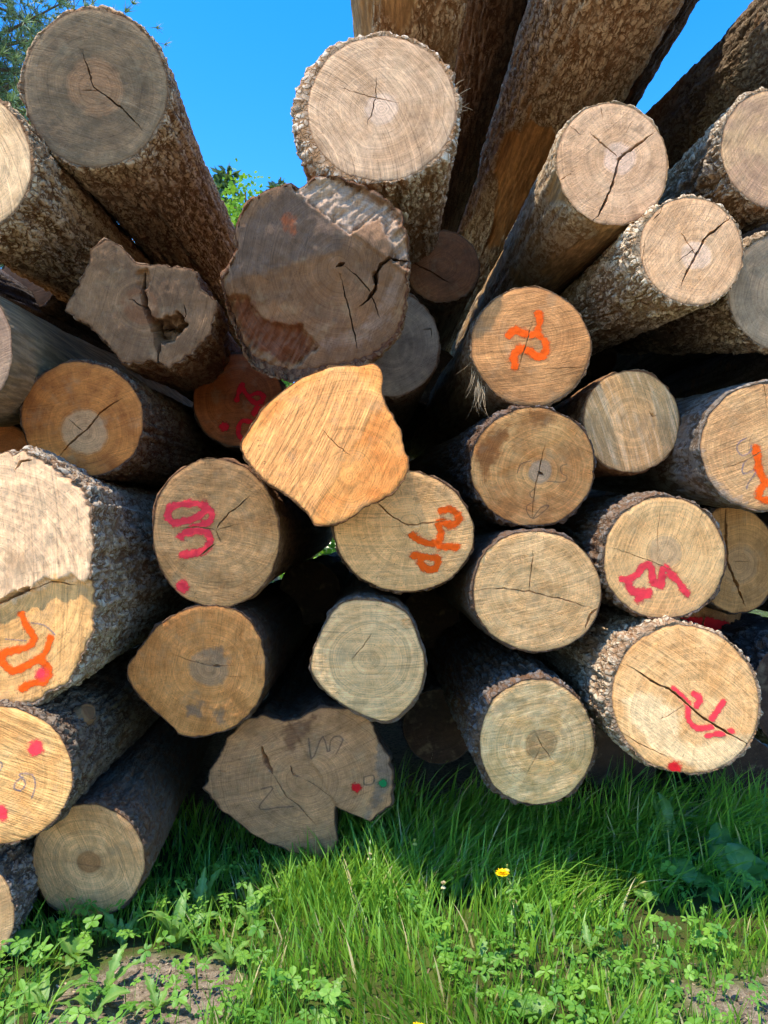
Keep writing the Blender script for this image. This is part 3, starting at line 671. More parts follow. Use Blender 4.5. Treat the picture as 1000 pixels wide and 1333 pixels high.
def bark_material(L):
    c_out, c_in, c_bare = L.get('barkcol', ((112, 94, 74), (84, 58, 40), (146, 108, 68)))
    t = NT('bark_' + L['id'])
    p = t.obj()
    hgt, bare = t.attr('height'), t.attr('bare')
    n1 = t.noise(p, 9, 2, .6)
    n2 = t.noise(p, 48, 3, .65)
    n3 = t.noise(p, 210, 2, .6)
    cell = t.attr('cell')
    kind = L['bark']
    vs = {'plate': (38.0, 17.0, 38.0), 'furrow': (40.0, 11.0, 40.0), 'smooth': (44.0, 20.0, 44.0), 'bare': (30.0, 6.0, 30.0)}[kind]
    vo = t.n('ShaderNodeTexVoronoi', feature='DISTANCE_TO_EDGE')
    vo.inputs['Scale'].default_value = 1.0
    vn = t.n('ShaderNodeTexNoise'); vn.inputs['Scale'].default_value = 22; vn.inputs['Detail'].default_value = 2
    t.put(vn.inputs['Vector'], p)
    t.put(vo.inputs['Vector'], t.vm('ADD', t.vm('MULTIPLY', p, vs), t.vm('MULTIPLY', vn.outputs['Color'], (2.2, 2.2, 2.2))))
    fis = t.map(vo.outputs['Distance'], .0, .13)
    fis = t.m('MAXIMUM', fis, t.m('MULTIPLY', n1, {'plate': .55, 'furrow': .5, 'smooth': 1.1, 'bare': 2.0}[kind]), None, True)
    hgt = t.m('MULTIPLY', hgt, t.m('ADD', .35, t.m('MULTIPLY', fis, .65)))
    hh = t.m('ADD', hgt, t.m('MULTIPLY', t.m('SUBTRACT', n2, .5), .5))
    col = t.mix(t.map(hh, .25, .7), bwarm(c_in), bwarm(c_out))
    col = t.mix(t.m('MULTIPLY', t.map(n1, .45, .65), .5), col, bwarm(tuple(0.55 * a + 0.45 * b for a, b in zip(c_in, c_out))))
    lich = t.map(t.noise(t.vm('ADD', p, (3.0, 1.0, 5.0)), 16, 3, .7), .56, .68)
    col = t.mix(t.m('MULTIPLY', lich, .25), col, bwarm(tuple(min(255, a * 1.15 + 12) for a in c_out)))
    rust = t.map(t.noise(t.vm('ADD', p, (7.0, 2.0, 1.0)), 7, 2, .6), .58, .70)
    col = t.mix(t.m('MULTIPLY', rust, .3), col, bwarm((128, 88, 54)))
    # stripped wood: long fibres
    sc = t.vm('MULTIPLY', p, (60.0, 4.0, 60.0))
    fib = t.noise(sc, 1.0, 2, .6)
    bcol = t.mix(t.map(fib, .35, .7), bwarm(tuple(a * .74 for a in c_bare)), bwarm(c_bare))
    col = t.mix(bare, col, bcol)
    f = t.m('ADD', t.m('ADD', .93, t.m('MULTIPLY', cell, .26)), t.m('MULTIPLY', t.m('SUBTRACT', n3, .5), .5))
    f = t.m('ADD', f, t.m('MULTIPLY', t.m('SUBTRACT', n2, .5), .35))
    col = t.scale_col(col, f)
    h = t.m('ADD', t.m('MULTIPLY', n2, .6), t.m('MULTIPLY', n3, .3))
    h = t.m('ADD', h, t.m('MULTIPLY', t.m('MULTIPLY', fis, t.m('SUBTRACT', 1.0, bare)), .9))
    h = t.m('ADD', h, t.m('MULTIPLY', t.m('MULTIPLY', fib, bare), .5))
    nrm = t.bump(h, 1.0, .007)
    b = t.bsdf(col, .92, nrm, .12)
    return t.done(b.outputs[0])

_paint = {}
def paint_material(c, soft):
    key = (c, soft)
    if key in _paint:
        return _paint[key]
    t = NT('spray_paint' if soft else 'crayon')
    p = t.obj()
    a = t.attr('alpha')
    n1 = t.noise(p, 90, 3, .6); n2 = t.noise(p, 420, 2, .6)
    n4 = t.noise(t.vm('MULTIPLY', p, (45.0, 170.0, 45.0)), 1.0, 2, .6)
    s = t.m('ADD', a, t.m('MULTIPLY', t.m('SUBTRACT', n1, .5), .40))
    s = t.m('ADD', s, t.m('MULTIPLY', t.m('SUBTRACT', n2, .5), .55))
    s = t.m('ADD', s, t.m('MULTIPLY', t.m('SUBTRACT', n4, .5), .45))
    s = t.map(s, .12, .66)
    s = t.m('MULTIPLY', s, t.map(a, .02, .2))
    s = t.m('MULTIPLY', s, .90 if soft else .42)
    col = t.scale_col(lin(c), t.m('ADD', .86, t.m('MULTIPLY', n1, .28)))
    b = t.bsdf(col, .75, t.bump(n2, .5, .002), .2)
    tr = t.n('ShaderNodeBsdfTransparent')
    mx = t.n('ShaderNodeMixShader')
    t.put(mx.inputs[0], s); t.t.links.new(tr.outputs[0], mx.inputs[1]); t.t.links.new(b.outputs[0], mx.inputs[2])
    _paint[key] = t.done(mx.outputs[0])
    return _paint[key]

def plain_fibre_material():
    t = NT('torn_fibre')
    n = t.noise(t.obj(), 60, 3)
    b = t.bsdf(t.mix(n, lin((196, 172, 136)), lin((128, 98, 66))), .85)
    return t.done(b.outputs[0])
FIBRE = plain_fibre_material()

# ------------------------------------------------------------------ log builder
def log_geometry(L):
    """face plane, outline in the plane and axis of a log"""
    seed = sum(ord(ch) * 13 for ch in L['id'])
    nx, nz = L['tilt']
    n = np.array([nx, -1.0, nz]); n /= np.linalg.norm(n)
    if 'poly' in L:
        if L.get('sharp'):
            pp_ = np.array(L['poly'] + L['poly'][:1], float)
            dd_ = np.concatenate([[0], np.cumsum(np.hypot(*np.diff(pp_, axis=0).T))])
            uu_ = np.linspace(0, dd_[-1], 240, endpoint=False)
            img = np.stack([np.interp(uu_, dd_, pp_[:, k_]) for k_ in (0, 1)], -1)
        else:
            img = spline(L['poly'], 240, True)
        c = img.mean(0)
    else:
        c = np.array(L['c'], float)
        th = np.linspace(0, 2 * math.pi, 240, endpoint=False)
        rx, ry, rot = L['r']
        rot = math.radians(rot)
        q = np.stack([np.cos(th), np.sin(th), np.full(240, seed * .7)], -1)
        wob = 1 + .022 * vnoise(q * 1.6, seed) + .011 * vnoise(q * 4.5, seed + 5) + .005 * vnoise(q * 14, seed + 9)
        ex, ey = rx * np.cos(th) * wob, ry * np.sin(th) * wob
        img = np.stack([c[0] + ex * math.cos(rot) - ey * math.sin(rot), c[1] + ex * math.sin(rot) + ey * math.cos(rot)], -1)
    rim = np.stack([img[:, 0] * .11, img[:, 1] * .11, np.zeros(len(img))], -1)
    dv = img - c
    img = c + dv * (1 + .010 * fbm(rim, seed + 61, 2) + (.012 * fbm(rim * .4, seed + 67, 2) if 'poly' in L else 0))[:, None]
    if L.get('jag'):
        nrm_ = dv / np.linalg.norm(dv, axis=1)[:, None]
        jg = np.abs(vnoise(rim * .7, seed + 71)) * 1.4 + .7 * vnoise(rim * 2.2, seed + 73) - .5
        img = img + nrm_ * (jg * L['jag'])[:, None]
    P0 = at(c[0], c[1], L['D'])
    camp = np.array([0, 0, CAM_H])
    def onplane(px):
        px = np.atleast_2d(np.asarray(px, float))
        d = ray(px[:, 0], px[:, 1])
        return camp + d * (((P0 - camp) @ n) / (d @ n))[:, None]
    W = onplane(img)
    ctr = W.mean(0)
    vpx, vpy = L['vp']
    a = ray(vpx, vpy); a = a / np.linalg.norm(a)
    r = np.sqrt(((W - ctr) ** 2).sum(1)).mean()
    return n, img, W, ctr, a, r, onplane, seed

def ring_indices(img, c, vp, n):
    """outline parameters, denser on the side whose bark the camera sees"""
    d = img - c
    ang = np.arctan2(d[:, 1], d[:, 0])
    va = math.atan2(vp[1] - c[1], vp[0] - c[0])
    w = .55 + .9 * (np.cos(ang - va) + 1) / 2 * 1.6
    cum = np.concatenate([[0], np.cumsum(w)])
    return np.interp(np.linspace(0, cum[-1], n, endpoint=False), cum, np.arange(len(img) + 1))

def closed_interp(A, u):
    m = len(A)
    i = np.floor(u).astype(int) % m
    f = (u - np.floor(u))[:, None]
    return A[i] * (1 - f) + A[(i + 1) % m] * f

_shared = {}
def build_log(L):
    n, img, W, ctr, axis, rad, onplane, seed = log_geometry(L)
    up = np.array([0, 0, 1.0])
    uax = np.cross(up, n); uax /= np.linalg.norm(uax)
    vax = np.cross(n, uax)
    pith = onplane(L['pith'])[0] if 'pith' in L else ctr
    def plane2(px):
        q = onplane(px) - pith
        return np.stack([q @ uax, q @ vax], -1)
    def P2(px):
        q = plane2([px])[0]
        return float(q[0]), float(q[1])
    base = ctr - np.array([0, 0, rad])
    root = empty('log', base)
    tag(root, L['label'], 'log', 'felled logs in the pile')
    mpp = L['D'] / FPX
    hi = L['hi']
    N = (96, 160, 220, 300)[hi]
    M = (26, 60, 110, 170)[hi]
    ui = ring_indices(img, img.mean(0), L['vp'], N)
    Wn = closed_interp(W, ui)
    o2 = np.stack([(Wn - pith) @ uax, (Wn - pith) @ vax], -1)
    cracks = []
    for line, w in L.get('cracks', []):
        q = plane2(line)
        k = max(4, int(np.sqrt((np.diff(q, axis=0) ** 2).sum(1)).sum() / .006))
        sl = np.concatenate([[0], np.cumsum(np.sqrt((np.diff(q, axis=0) ** 2).sum(1)))])
        uu = np.linspace(0, sl[-1], k)
        q = np.stack([np.interp(uu, sl, q[:, j]) for j in (0, 1)], -1)
        for fq, am in ((45, .0026), (130, .0014)):
            q = q + np.stack([vnoise(np.stack([q[:, 0] * fq, q[:, 1] * fq, np.full(k, seed + j)], -1), seed + j) for j in (1, 2)], -1) * am
        s = np.linspace(0, 1, k)
        taper = np.clip(np.minimum(s / .22, (1 - s) / .22), 0, 1) ** .7 if w < 2 else np.clip(np.minimum(s / .3 + .25, (1 - s) / .3 + .25), 0, 1)
        taper = taper * (1 + .4 * vnoise(np.stack([uu * 90, uu * 0, uu * 0 + seed], -1), seed + 7))
        cracks.append((q, np.maximum(1.05 * w * mpp * taper, .0006), min(.05, .012 + w * mpp * 8)))
    folds = []
    for a, b, slope, step in L.get('fold', []):
        a2, b2 = plane2([a, b])
        tt = (b2 - a2) / np.linalg.norm(b2 - a2)
        folds.append((a2, np.array([-tt[1], tt[0]]), slope, step))
    rough = L.get('rough', .0022)
    tears = [(plane2(pl), dp, am, math.radians(fa)) for pl, dp, am, fa in L.get('tears', [])]
    def relief(q, with_cracks=True):
        q3 = np.stack([q[:, 0], q[:, 1], np.full(len(q), seed * .31)], -1)
        h = rough * fbm(q3 * 9, seed, 3) + .22 * rough * fbm(q3 * 50, seed + 29, 2) + .0007 * vnoise(q3 * 70, seed + 3)
        for a2, nn, slope, step in folds:
            sd = (q - a2) @ nn
            h = h + slope * np.maximum(sd, 0) + step * sstep(-.006, .006, sd)
        for pp, dep, am, fa in tears:
            dd = poly_dist(q, np.vstack([pp, pp[:1]]))
            sd = np.where(in_poly(q, pp), dd, -dd) + .008 * vnoise(q3 * 55, seed + 19)
            al_, ac_ = q[:, 0] * math.cos(fa) + q[:, 1] * math.sin(fa), -q[:, 0] * math.sin(fa) + q[:, 1] * math.cos(fa)
            fb = np.stack([al_ * 11, ac_ * 85, np.full(len(q), seed * .2)], -1)
            rg = np.abs(vnoise(fb, seed + 23)) + .5 * np.abs(vnoise(fb * 2.1, seed + 25)) + .6 * vnoise(q3 * 30, seed + 27)
            h = h - sstep(-.004, .006, sd) * (dep + am * (rg - .5))
        if with_cracks:
            for line, w, dep in cracks:
                d, ww = poly_dist(q, line, w)
                h = h - dep * sstep(0, 1, np.clip(1 - d / ww, 0, 1)) ** .6
        return h
    # ---- cut face: constrained triangulation with the cracks as real slits
    sp = (.0055 if 'tears' in L else .0075 if 'poly' in L else .0105) if hi or L.get('cracks') else .02
    lo, up_ = o2.min(0), o2.max(0)
    gx, gy = np.meshgrid(np.arange(lo[0], up_[0], sp), np.arange(lo[1], up_[1], sp * .87))
    gx = gx + (np.arange(gx.shape[0]) % 2)[:, None] * sp * .5
    g = np.stack([gx.ravel(), gy.ravel()], -1) + RNG.normal(0, sp * .12, (gx.size, 2))
    g = g[in_poly(g, o2)]
    g = g[poly_dist(g, np.vstack([o2, o2[:1]])) > sp * .5]
    for line, w, dep in cracks:
        d, ww = poly_dist(g, line, w)
        g = g[d > ww * 1.0 + .002]
    pts = [o2, g]; edges = [(i, (i + 1) % N) for i in range(N)]
    off = N + len(g)
    for line, w, dep in cracks:
        tg = np.gradient(line, axis=0); tg /= np.linalg.norm(tg, axis=1)[:, None] + 1e-9
        nn = np.stack([-tg[:, 1], tg[:, 0]], -1)
        k = len(line)
        for side in (1, -1):
            pts.append(line + side * nn * w[:, None])
            edges += [(off + i, off + i + 1) for i in range(k - 1)]
            off += k
        pts.append(line)
        off += k
    pts = np.concatenate(pts)
    res = delaunay_2d_cdt([Vector(q) for q in pts.tolist()], edges, [], 0, 1e-5)
    q = np.array([(v.x, v.y) for v in res[0]])
    tri = np.array([f for f in res[2]], np.int32)
    cen = q[tri].mean(1)
    tri = tri[in_poly(cen, o2)]
    a_, b_, c_ = q[tri[:, 0]], q[tri[:, 1]], q[tri[:, 2]]
    ar = (b_[:, 0] - a_[:, 0]) * (c_[:, 1] - a_[:, 1]) - (b_[:, 1] - a_[:, 1]) * (c_[:, 0] - a_[:, 0])
    tri[ar < 0] = tri[ar < 0][:, ::-1]
    used = np.unique(tri)
    remap = np.full(len(q), -1); remap[used] = np.arange(len(used))
    q, tri = q[used], remap[tri]
    ed = poly_dist(q, np.vstack([o2, o2[:1]]))
    hgt = relief(q) - .0025 * np.exp(-ed / .003)
    me = mesh_from('cut_face', np.column_stack([q, hgt]), tri)
    fattr(me, 'edge', ed)
    for k, (poly, pc) in enumerate(L.get('patches', [])):
        pp = plane2(poly)
        dd = poly_dist(q, np.vstack([pp, pp[:1]]))
        fattr(me, 'patch%d' % k, np.clip(np.where(in_poly(q, pp), dd, -dd), -.08, .08))
    if cracks:
        inc = np.zeros(len(q), bool)
        for line, w, dep in cracks:
            d, ww = poly_dist(q, line, w)
            inc |= d < ww * 1.05 + .0002
        ev = np.zeros(len(me.edges) * 2, np.int32); me.edges.foreach_get('vertices', ev)
        ev = ev.reshape(-1, 2)
        sh = me.attributes.new('sharp_edge', 'BOOLEAN', 'EDGE')
        sh.data.foreach_set('value', (inc[ev[:, 0]] | inc[ev[:, 1]]))
    plainlog = bool(L.get('inner'))
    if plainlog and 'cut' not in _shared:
        _shared['cut'] = cut_material(L, P2); _shared['bark'] = bark_material(L)  # shared by the inner filler logs, wood darkened to stand in for shade
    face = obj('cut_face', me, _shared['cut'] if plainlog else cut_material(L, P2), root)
    M4 = Matrix(((uax[0], vax[0], n[0], pith[0] - base[0]), (uax[1], vax[1], n[1], pith[1] - base[1]), (uax[2], vax[2], n[2], pith[2] - base[2]), (0, 0, 0, 1)))
    face.matrix_local = M4
    # ---- spray paint and crayon, lying on the wood and broken by the cracks
    marks = []
    for pc, w, lab, strokes in L.get('paint', []):
        pend = [np.asarray(st, float) for st in strokes]
        dens = [spline(st, 40) for st in pend]
        left = list(range(len(pend)))
        while left:
            grp = [left.pop(0)]
            grew = True
            while grew:
                grew = False
                for o_ in list(left):
                    if min(poly_dist(dens[o_], dens[g_]).min() for g_ in grp) < 2.9 * w:
                        grp.append(o_); left.remove(o_); grew = True
            marks.append((pc, w, lab, [pend[g_] for g_ in grp]))
    for pc, w, lab, strokes in marks:
        soft = w > 2
        w2 = w * mpp * (1.5 if ('dot' in lab or 'blot' in lab) else 1.08 if soft else 1.0)
        lines = [spline(plane2(s), 22) for s in strokes]
        allp = np.concatenate(lines)
        cs = .0026 if soft else .0015
        ext = w2 * (2.6 if soft else 1.3)
        l0 = allp.min(0) - ext; l1 = allp.max(0) + ext
        xs, ys = np.arange(l0[0], l1[0] + cs, cs), np.arange(l0[1], l1[1] + cs, cs)
        X, Y = np.meshgrid(xs, ys)
        gq = np.stack([X.ravel(), Y.ravel()], -1)
        dist = np.min([poly_dist(gq, ln) for ln in lines], 0)
        if soft:
            dist = dist / (1 + (.12 if 'dot' in lab else .34) * vnoise(np.column_stack([gq * 42, np.full(len(gq), seed)]), seed + 3) + .2 * vnoise(np.column_stack([gq * 110, np.full(len(gq), seed)]), seed + 5))
        al = np.exp(-1.1 * (dist / w2) ** 2) * sstep(2.5, 2.0, dist / w2) if soft else sstep(1.25, .4, dist / w2)
        al = al * in_poly(gq, o2 * .99)
        for line, cw, dep in cracks:
            d, ww = poly_dist(gq, line, cw)
            al = al * sstep(.8, 1.5, d / (ww + .0004))
        nxx = len(xs)
        ii = np.arange((len(ys) - 1) * (nxx - 1)); r0, c0 = ii // (nxx - 1), ii % (nxx - 1)
        qd = np.stack([r0 * nxx + c0, r0 * nxx + c0 + 1, (r0 + 1) * nxx + c0 + 1, (r0 + 1) * nxx + c0], -1)
        qd = qd[al[qd].max(1) > .01]
        if not len(qd):
            continue
        us = np.unique(qd); rm = np.full(len(gq), -1); rm[us] = np.arange(len(us))
        pq = gq[us]
        pm = mesh_from('paint_mark', np.column_stack([pq, relief(pq, False) + .0012]), rm[qd])
        fattr(pm, 'alpha', al[us])
        po = obj('paint_mark', pm, paint_material(pc, soft), face)
        po['label'] = lab
    # ---- bark: fine grid over the trunk, plates and furrows as real relief
    LEN = L.get('len', 5.2)
    js = np.linspace(0, 1, M)
    s = 2.6 * js + (LEN - 2.6) * js ** 6 if L.get('even') else .35 * js + (LEN - .35) * js ** 3.2
    rel = Wn - ctr
    rel = rel - np.outer(rel @ axis, axis)
    rr = np.linalg.norm(rel, axis=1)
    dirs = rel / rr[:, None]
    flare = L.get('flare', .97)
    rc = rr.mean() * flare
    qn = dirs * 2.4 + seed * .37
    bt = L['bt'] * np.clip(.72 + .75 * vnoise(qn, seed + 41) + .45 * vnoise(qn * 5, seed + 43), .12, 1.9)
    if 'asym' in L:
        dimg = closed_interp(img, ui) - img.mean(0)
        an = np.arctan2(-dimg[:, 1], dimg[:, 0])
        bt = bt + L['asym'][1] * np.clip(np.cos(an - math.radians(L['asym'][0])), 0, 1) ** 1.5
    V = np.zeros((M, N, 3)); H = np.zeros((M, N)); B = np.zeros((M, N)); C = np.zeros((M, N))
    f0 = (Wn - ctr) @ axis
    bow = RNG.normal(0, .012, 2)
    S, TH = np.meshgrid(s, np.arange(N), indexing='ij')
    k = sstep(0, .9, S)
    R = rr[None, :] * (1 - k) + rc * k
    R = R * (1 - .045 * np.clip(S / LEN, 0, 1) * 2)
    Q = np.stack([dirs[TH, 0] * rr.mean(), S, dirs[TH, 2] * rr.mean()], -1).reshape(-1, 3)
    Q = Q + np.array([seed * .173 % 5, 0, 0])
    kind = L['bark']
    warp = np.stack([fbm(Q * 11, seed + j * 7, 2) for j in range(3)], -1)
    def net(sc, sd, w):
        return sstep(0, w, np.abs(vnoise(Q * np.array(sc) + warp * .7, sd)))
    if kind == 'plate':
        f1, f2, cid = worley(Q * np.array([36, 16, 36]) + warp * 1.5, seed)
        h = np.minimum(sstep(.0, .11, f2 - f1), .25 + .75 * net((26, 10, 26), seed + 4, .20))
        h = h * (.45 + .55 * cid) + .14 * fbm(Q * np.array([70, 45, 70]), seed + 2, 3) + .12 * net((70, 36, 70), seed + 8, .3)
        amp = .016
    elif kind == 'furrow':
        f1, f2, cid = worley(Q * np.array([30, 9, 30]) + warp * np.array([1.9, 1.2, 1.9]), seed)
        h = np.minimum(sstep(.0, .20, f2 - f1), .2 + .8 * net((30, 7, 30), seed + 4, .22))
        h = h * (.5 + .5 * cid) + .30 * fbm(Q * np.array([80, 40, 80]), seed + 2, 3)
        amp = .018
    elif kind == 'smooth':
        f1, f2, cid = worley(Q * np.array([28, 13, 28]) + warp * 1.9, seed)
        h = .45 * sstep(.0, .15, f2 - f1) + .3 * net((40, 14, 40), seed + 4, .25) + .5 * fbm(Q * np.array([50, 30, 50]), seed + 2, 3)
        amp = .008
    else:
        cid = np.full(len(Q), .6)
        h = .5 + .35 * fbm(Q * np.array([40, 5, 40]), seed + 2, 3)
        amp = .004
    h = .5 + (h - .5) * (1 - .55 * np.exp(-Q[:, 1] / .02)) + .35 * fbm(Q * 130, seed + 88, 2) * np.exp(-Q[:, 1] / .03)
    bare = np.ones(len(Q)) if kind == 'bare' else np.zeros(len(Q))
    if L.get('bare'):
        bn = fbm(Q * np.array([3.2, 1.1, 3.2]) + 3.3, seed + 31, 4) * .5 + .5
        bare = sstep(1 - L['bare'] + .02, 1 - L['bare'] - .02 + .08, bn)
    und = .010 * fbm(Q * np.array([5, 2.2, 5]), seed + 51, 3)
    h = h.reshape(M, N); bare = bare.reshape(M, N)
    thick = bt[None, :] * (.62 + .38 * (1 - .4 * sstep(0, .4, S)))
    edge_tear = .55 + .6 * fbm(Q * 26, seed + 77, 3).reshape(M, N)
    first = np.exp(-S / .012)
    thick = thick * (1 - first * np.clip(1 - edge_tear, 0, .7))
    rad_out = R + und.reshape(M, N) * sstep(0, .15, S) + (thick + amp * (h - .5)) * (1 - bare) + bare * (.25 * amp * (h - .5) + .1 * thick)
    rad_out = np.maximum(rad_out, R * .5)
    jit = .006 * fbm(Q * 40, seed + 91, 2).reshape(M, N) * first
    rim_h = relief(o2, False)                       # the bark follows the stepped cut
    alongs = S + f0[None, :] * np.exp(-S / .6) + jit + .003 * first - rim_h[None, :] * np.exp(-S / .25)
    V = ctr + alongs[..., None] * axis + rad_out[..., None] * dirs[None] 
    V = V + (np.clip(S / LEN, 0, 1) ** 2)[..., None] * np.array([bow[0], 0, bow[1]])
    inner = Wn + (rim_h[:, None] - .0035) * n - dirs * .0005            # under the rim of the cut face
    lip = Wn + rim_h[:, None] * n + dirs * (np.minimum(bt * .45, .010))[:, None] + axis * .0015
    endc = V[-1].mean(0)
    VV = np.concatenate([inner, lip, V.reshape(-1, 3), endc[None]]) - base
    rows = M + 2
    ri, ci = np.meshgrid(np.arange(rows - 1), np.arange(N), indexing='ij')
    a0 = (ri * N + ci).ravel(); a1 = (ri * N + (ci + 1) % N).ravel()
    F = np.stack([a0, a0 + N, a1 + N, a1], -1)
    # orientation: outline runs clockwise or counter-clockwise depending on the picture; make normals point out
    p0, p1, p2 = VV[F[N * 5, 0]], VV[F[N * 5, 1]], VV[F[N * 5, 3]]
    if np.dot(np.cross(p1 - p0, p2 - p0), dirs[0]) < 0:
        F = F[:, ::-1]
    bm_ = mesh_from('bark', VV, F)
    z2 = np.full(2 * N, .35)
    fattr(bm_, 'height', np.concatenate([z2, np.clip(h, 0, 1.2).ravel(), [.5]]))
    fattr(bm_, 'bare', np.concatenate([np.zeros(2 * N), bare.ravel(), [0]]))
    fattr(bm_, 'cell', np.concatenate([np.full(2 * N, .5), cid, [.5]]))
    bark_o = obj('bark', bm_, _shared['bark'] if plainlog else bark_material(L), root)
    # far end of the trunk, sawn flat
    fv = np.concatenate([V[-1], endc[None]]) - base
    ff = np.array([(i, (i + 1) % N, N) for i in range(N)])
    fe = mesh_from('far_cut_face', fv, ff, False)
    fattr(fe, 'edge', np.full(N + 1, .05))
    obj('far_cut_face', fe, face.data.materials[0], root)
    # ---- knots, splinters, hanging fibres
    if 'knot' in L:
        d = ray(*L['knot']); d = d / np.linalg.norm(d)
        Vw = V.reshape(-1, 3) - np.array([0, 0, CAM_H])
        t_ = Vw @ d
        perp = np.linalg.norm(Vw - t_[:, None] * d, axis=1)
        cand = np.where(perp < .02)[0]
        j = cand[np.argmin(t_[cand])] if len(cand) else int(np.argmin(perp))
        kp = V.reshape(-1, 3)[j]; kn = dirs[j % N]
        ta = axis - kn * (axis @ kn); ta /= np.linalg.norm(ta)
        tb = np.cross(kn, ta)
        kv, kf = [], []
        prof = [(0, .010), (.4, .012), (.75, .011), (.88, .014), (1.0, .010), (1.18, -.012)]
        for rr_, hh_ in prof[1:]:
            for i in range(24):
                an = i / 24 * 2 * math.pi
                wv = 1 + .08 * math.sin(3 * an + 1) + random.uniform(-.03, .03)
                kv.append(kp + ta * math.cos(an) * .062 * rr_ * wv + tb * math.sin(an) * .036 * rr_ * wv + kn * hh_)
        kv.append(kp + kn * prof[0][1])
        for rI in range(len(prof) - 2):
            for i in range(24):
                kf.append((rI * 24 + i, rI * 24 + (i + 1) % 24, (rI + 1) * 24 + (i + 1) % 24, (rI + 1) * 24 + i))
        c_i = len(kv) - 1
        for i in range(24):
            kf.append((c_i, i, (i + 1) % 24, c_i))
        km = bpy.data.meshes.new('knot')
        km.from_pydata([tuple(v - base) for v in kv], [], [tuple(dict.fromkeys(f)) for f in kf])
        obj('knot', km, KNOT, bark_o)['label'] = 'sawn-off branch knot'
    for (sx, sy) in L.get('splinters', []):
        p0 = at(sx, sy, L['D'] + .02)
        vs, fs = [], []
        for _ in range(9):
            st = p0 + RNG.normal(0, .012, 3)
            dr = np.array([RNG.uniform(.2, 1.0), RNG.uniform(-.9, -.1), RNG.uniform(-.3, .8)]); dr /= np.linalg.norm(dr)
            strand(vs, fs, st - base, dr, RNG.uniform(.02, .055), .0022, 0.3)
        sm = bpy.data.meshes.new('torn_fibres'); sm.from_pydata(vs, [], fs)
        obj('torn_fibres', sm, FIBRE, bark_o)['kind'] = 'stuff'
    if L.get('fibres'):
        vs, fs = [], []
        for (sx, sy) in L['fibres']:
            for _ in range(9):
                st = at(sx + RNG.uniform(-4, 6), sy + RNG.uniform(-14, 8), L['D'] + .04)
                dr = np.array([RNG.uniform(-.3, .15), RNG.uniform(-.3, .1), -1.0]); dr /= np.linalg.norm(dr)
                strand(vs, fs, st - base, dr, RNG.uniform(.04, .12), .0012, .5)
        sm = bpy.data.meshes.new('bark_fibres'); sm.from_pydata(vs, [], fs)
        o = obj('bark_fibres', sm, FIBRE, bark_o)
        o['kind'] = 'stuff'
    return root

def strand(vs, fs, p, d, ln, w, curl):
    """one torn fibre: a tapering three-sided sliver"""
    k = len(vs); segs = 4
    side = np.cross(d, np.array([.3, .5, .8])); side /= np.linalg.norm(side)
    s2 = np.cross(d, side)
    bend = side * RNG.uniform(-curl, curl) + s2 * RNG.uniform(-curl, curl)
    for i in range(segs + 1):
        t = i / segs
        c = p + d * ln * t + bend * ln * t * t
        ww = w * (1 - .85 * t)
        for j in range(3):
            an = j * 2.094
            vs.append(tuple(c + side * math.cos(an) * ww + s2 * math.sin(an) * ww))
    for i in range(segs):
        for j in range(3):
            fs.append((k + i * 3 + j, k + i * 3 + (j + 1) % 3, k + (i + 1) * 3 + (j + 1) % 3, k + (i + 1) * 3 + j))

def knot_material():
    t = NT('knot_wood')
    p = t.obj()
    n = t.noise(p, 60, 4)
    b = t.bsdf(t.mix(n, lin((150, 112, 74)), lin((104, 78, 54))), .85, t.bump(n, .8, .004))
    return t.done(b.outputs[0])
KNOT = knot_material()

# ------------------------------------------------------------------ ground
def ground_z(x, y):
    P = np.stack([np.asarray(x, float), np.asarray(y, float), np.zeros(np.shape(x))], -1).reshape(-1, 3)
    near = np.exp(-((P[:, 0] / 4) ** 2 + ((P[:, 1] - 2.5) / 4) ** 2))
    z = (.030 * fbm(P * 1.7, 3, 3) + .012 * fbm(P * 9, 5, 3)) * near - .01
    return z.reshape(np.shape(x))

def soil_mask(x, y):
    """1 where the earth is bare"""
    x = np.asarray(x, float); y = np.asarray(y, float)
    P = np.stack([x, y, np.zeros(x.shape)], -1).reshape(-1, 3)
    nz = fbm(P * 4.2, 21, 4).reshape(x.shape)
    left = ((x + .74) / .26) ** 2 + ((y - 2.24) / .32) ** 2
    right = ((x - 1.28) / .36) ** 2 + ((y - 2.16) / .50) ** 2
    m = np.maximum(sstep(1.35, .65, left + .9 * nz), sstep(1.3, .6, right + .9 * nz))
    return np.maximum(m, sstep(3.5, 4.3, y + .3 * nz))

def axis_coords(c0, c1, fine, far):
    core = np.arange(c0, c1 + 1e-6, fine)
    t = np.linspace(0, 1, 26)[1:]
    out = fine * 3 + (far - fine * 3) * t ** 3.2
    return np.concatenate([(c0 - out)[::-1], core, c1 + out])
gx = axis_coords(-2.4, 2.4, .03, 600)
gy = axis_coords(1.4, 4.4, .03, 600)
GX, GY = np.meshgrid(gx, gy)
GZ = ground_z(GX, GY)
gv = np.stack([GX, GY, GZ], -1).reshape(-1, 3)
nc = len(gx)
gi = np.arange((len(gy) - 1) * (nc - 1)); gr, gc = gi // (nc - 1), gi % (nc - 1)
gf = np.stack([gr * nc + gc, gr * nc + gc + 1, (gr + 1) * nc + gc + 1, (gr + 1) * nc + gc], -1)
gm = mesh_from('ground', gv, gf)
near = (np.abs(gv[:, 0]) < 3) & (gv[:, 1] > 1) & (gv[:, 1] < 8)
fattr(gm, 'soil', np.where(near, soil_mask(gv[:, 0], gv[:, 1]), 0.0))
fattr(gm, 'bounce_gravel', sstep(1.5, .9, gv[:, 1]) * sstep(-5.5, -4.5, gv[:, 1]))   # unseen pale gravel around the camera, added to bounce warm light onto the logs
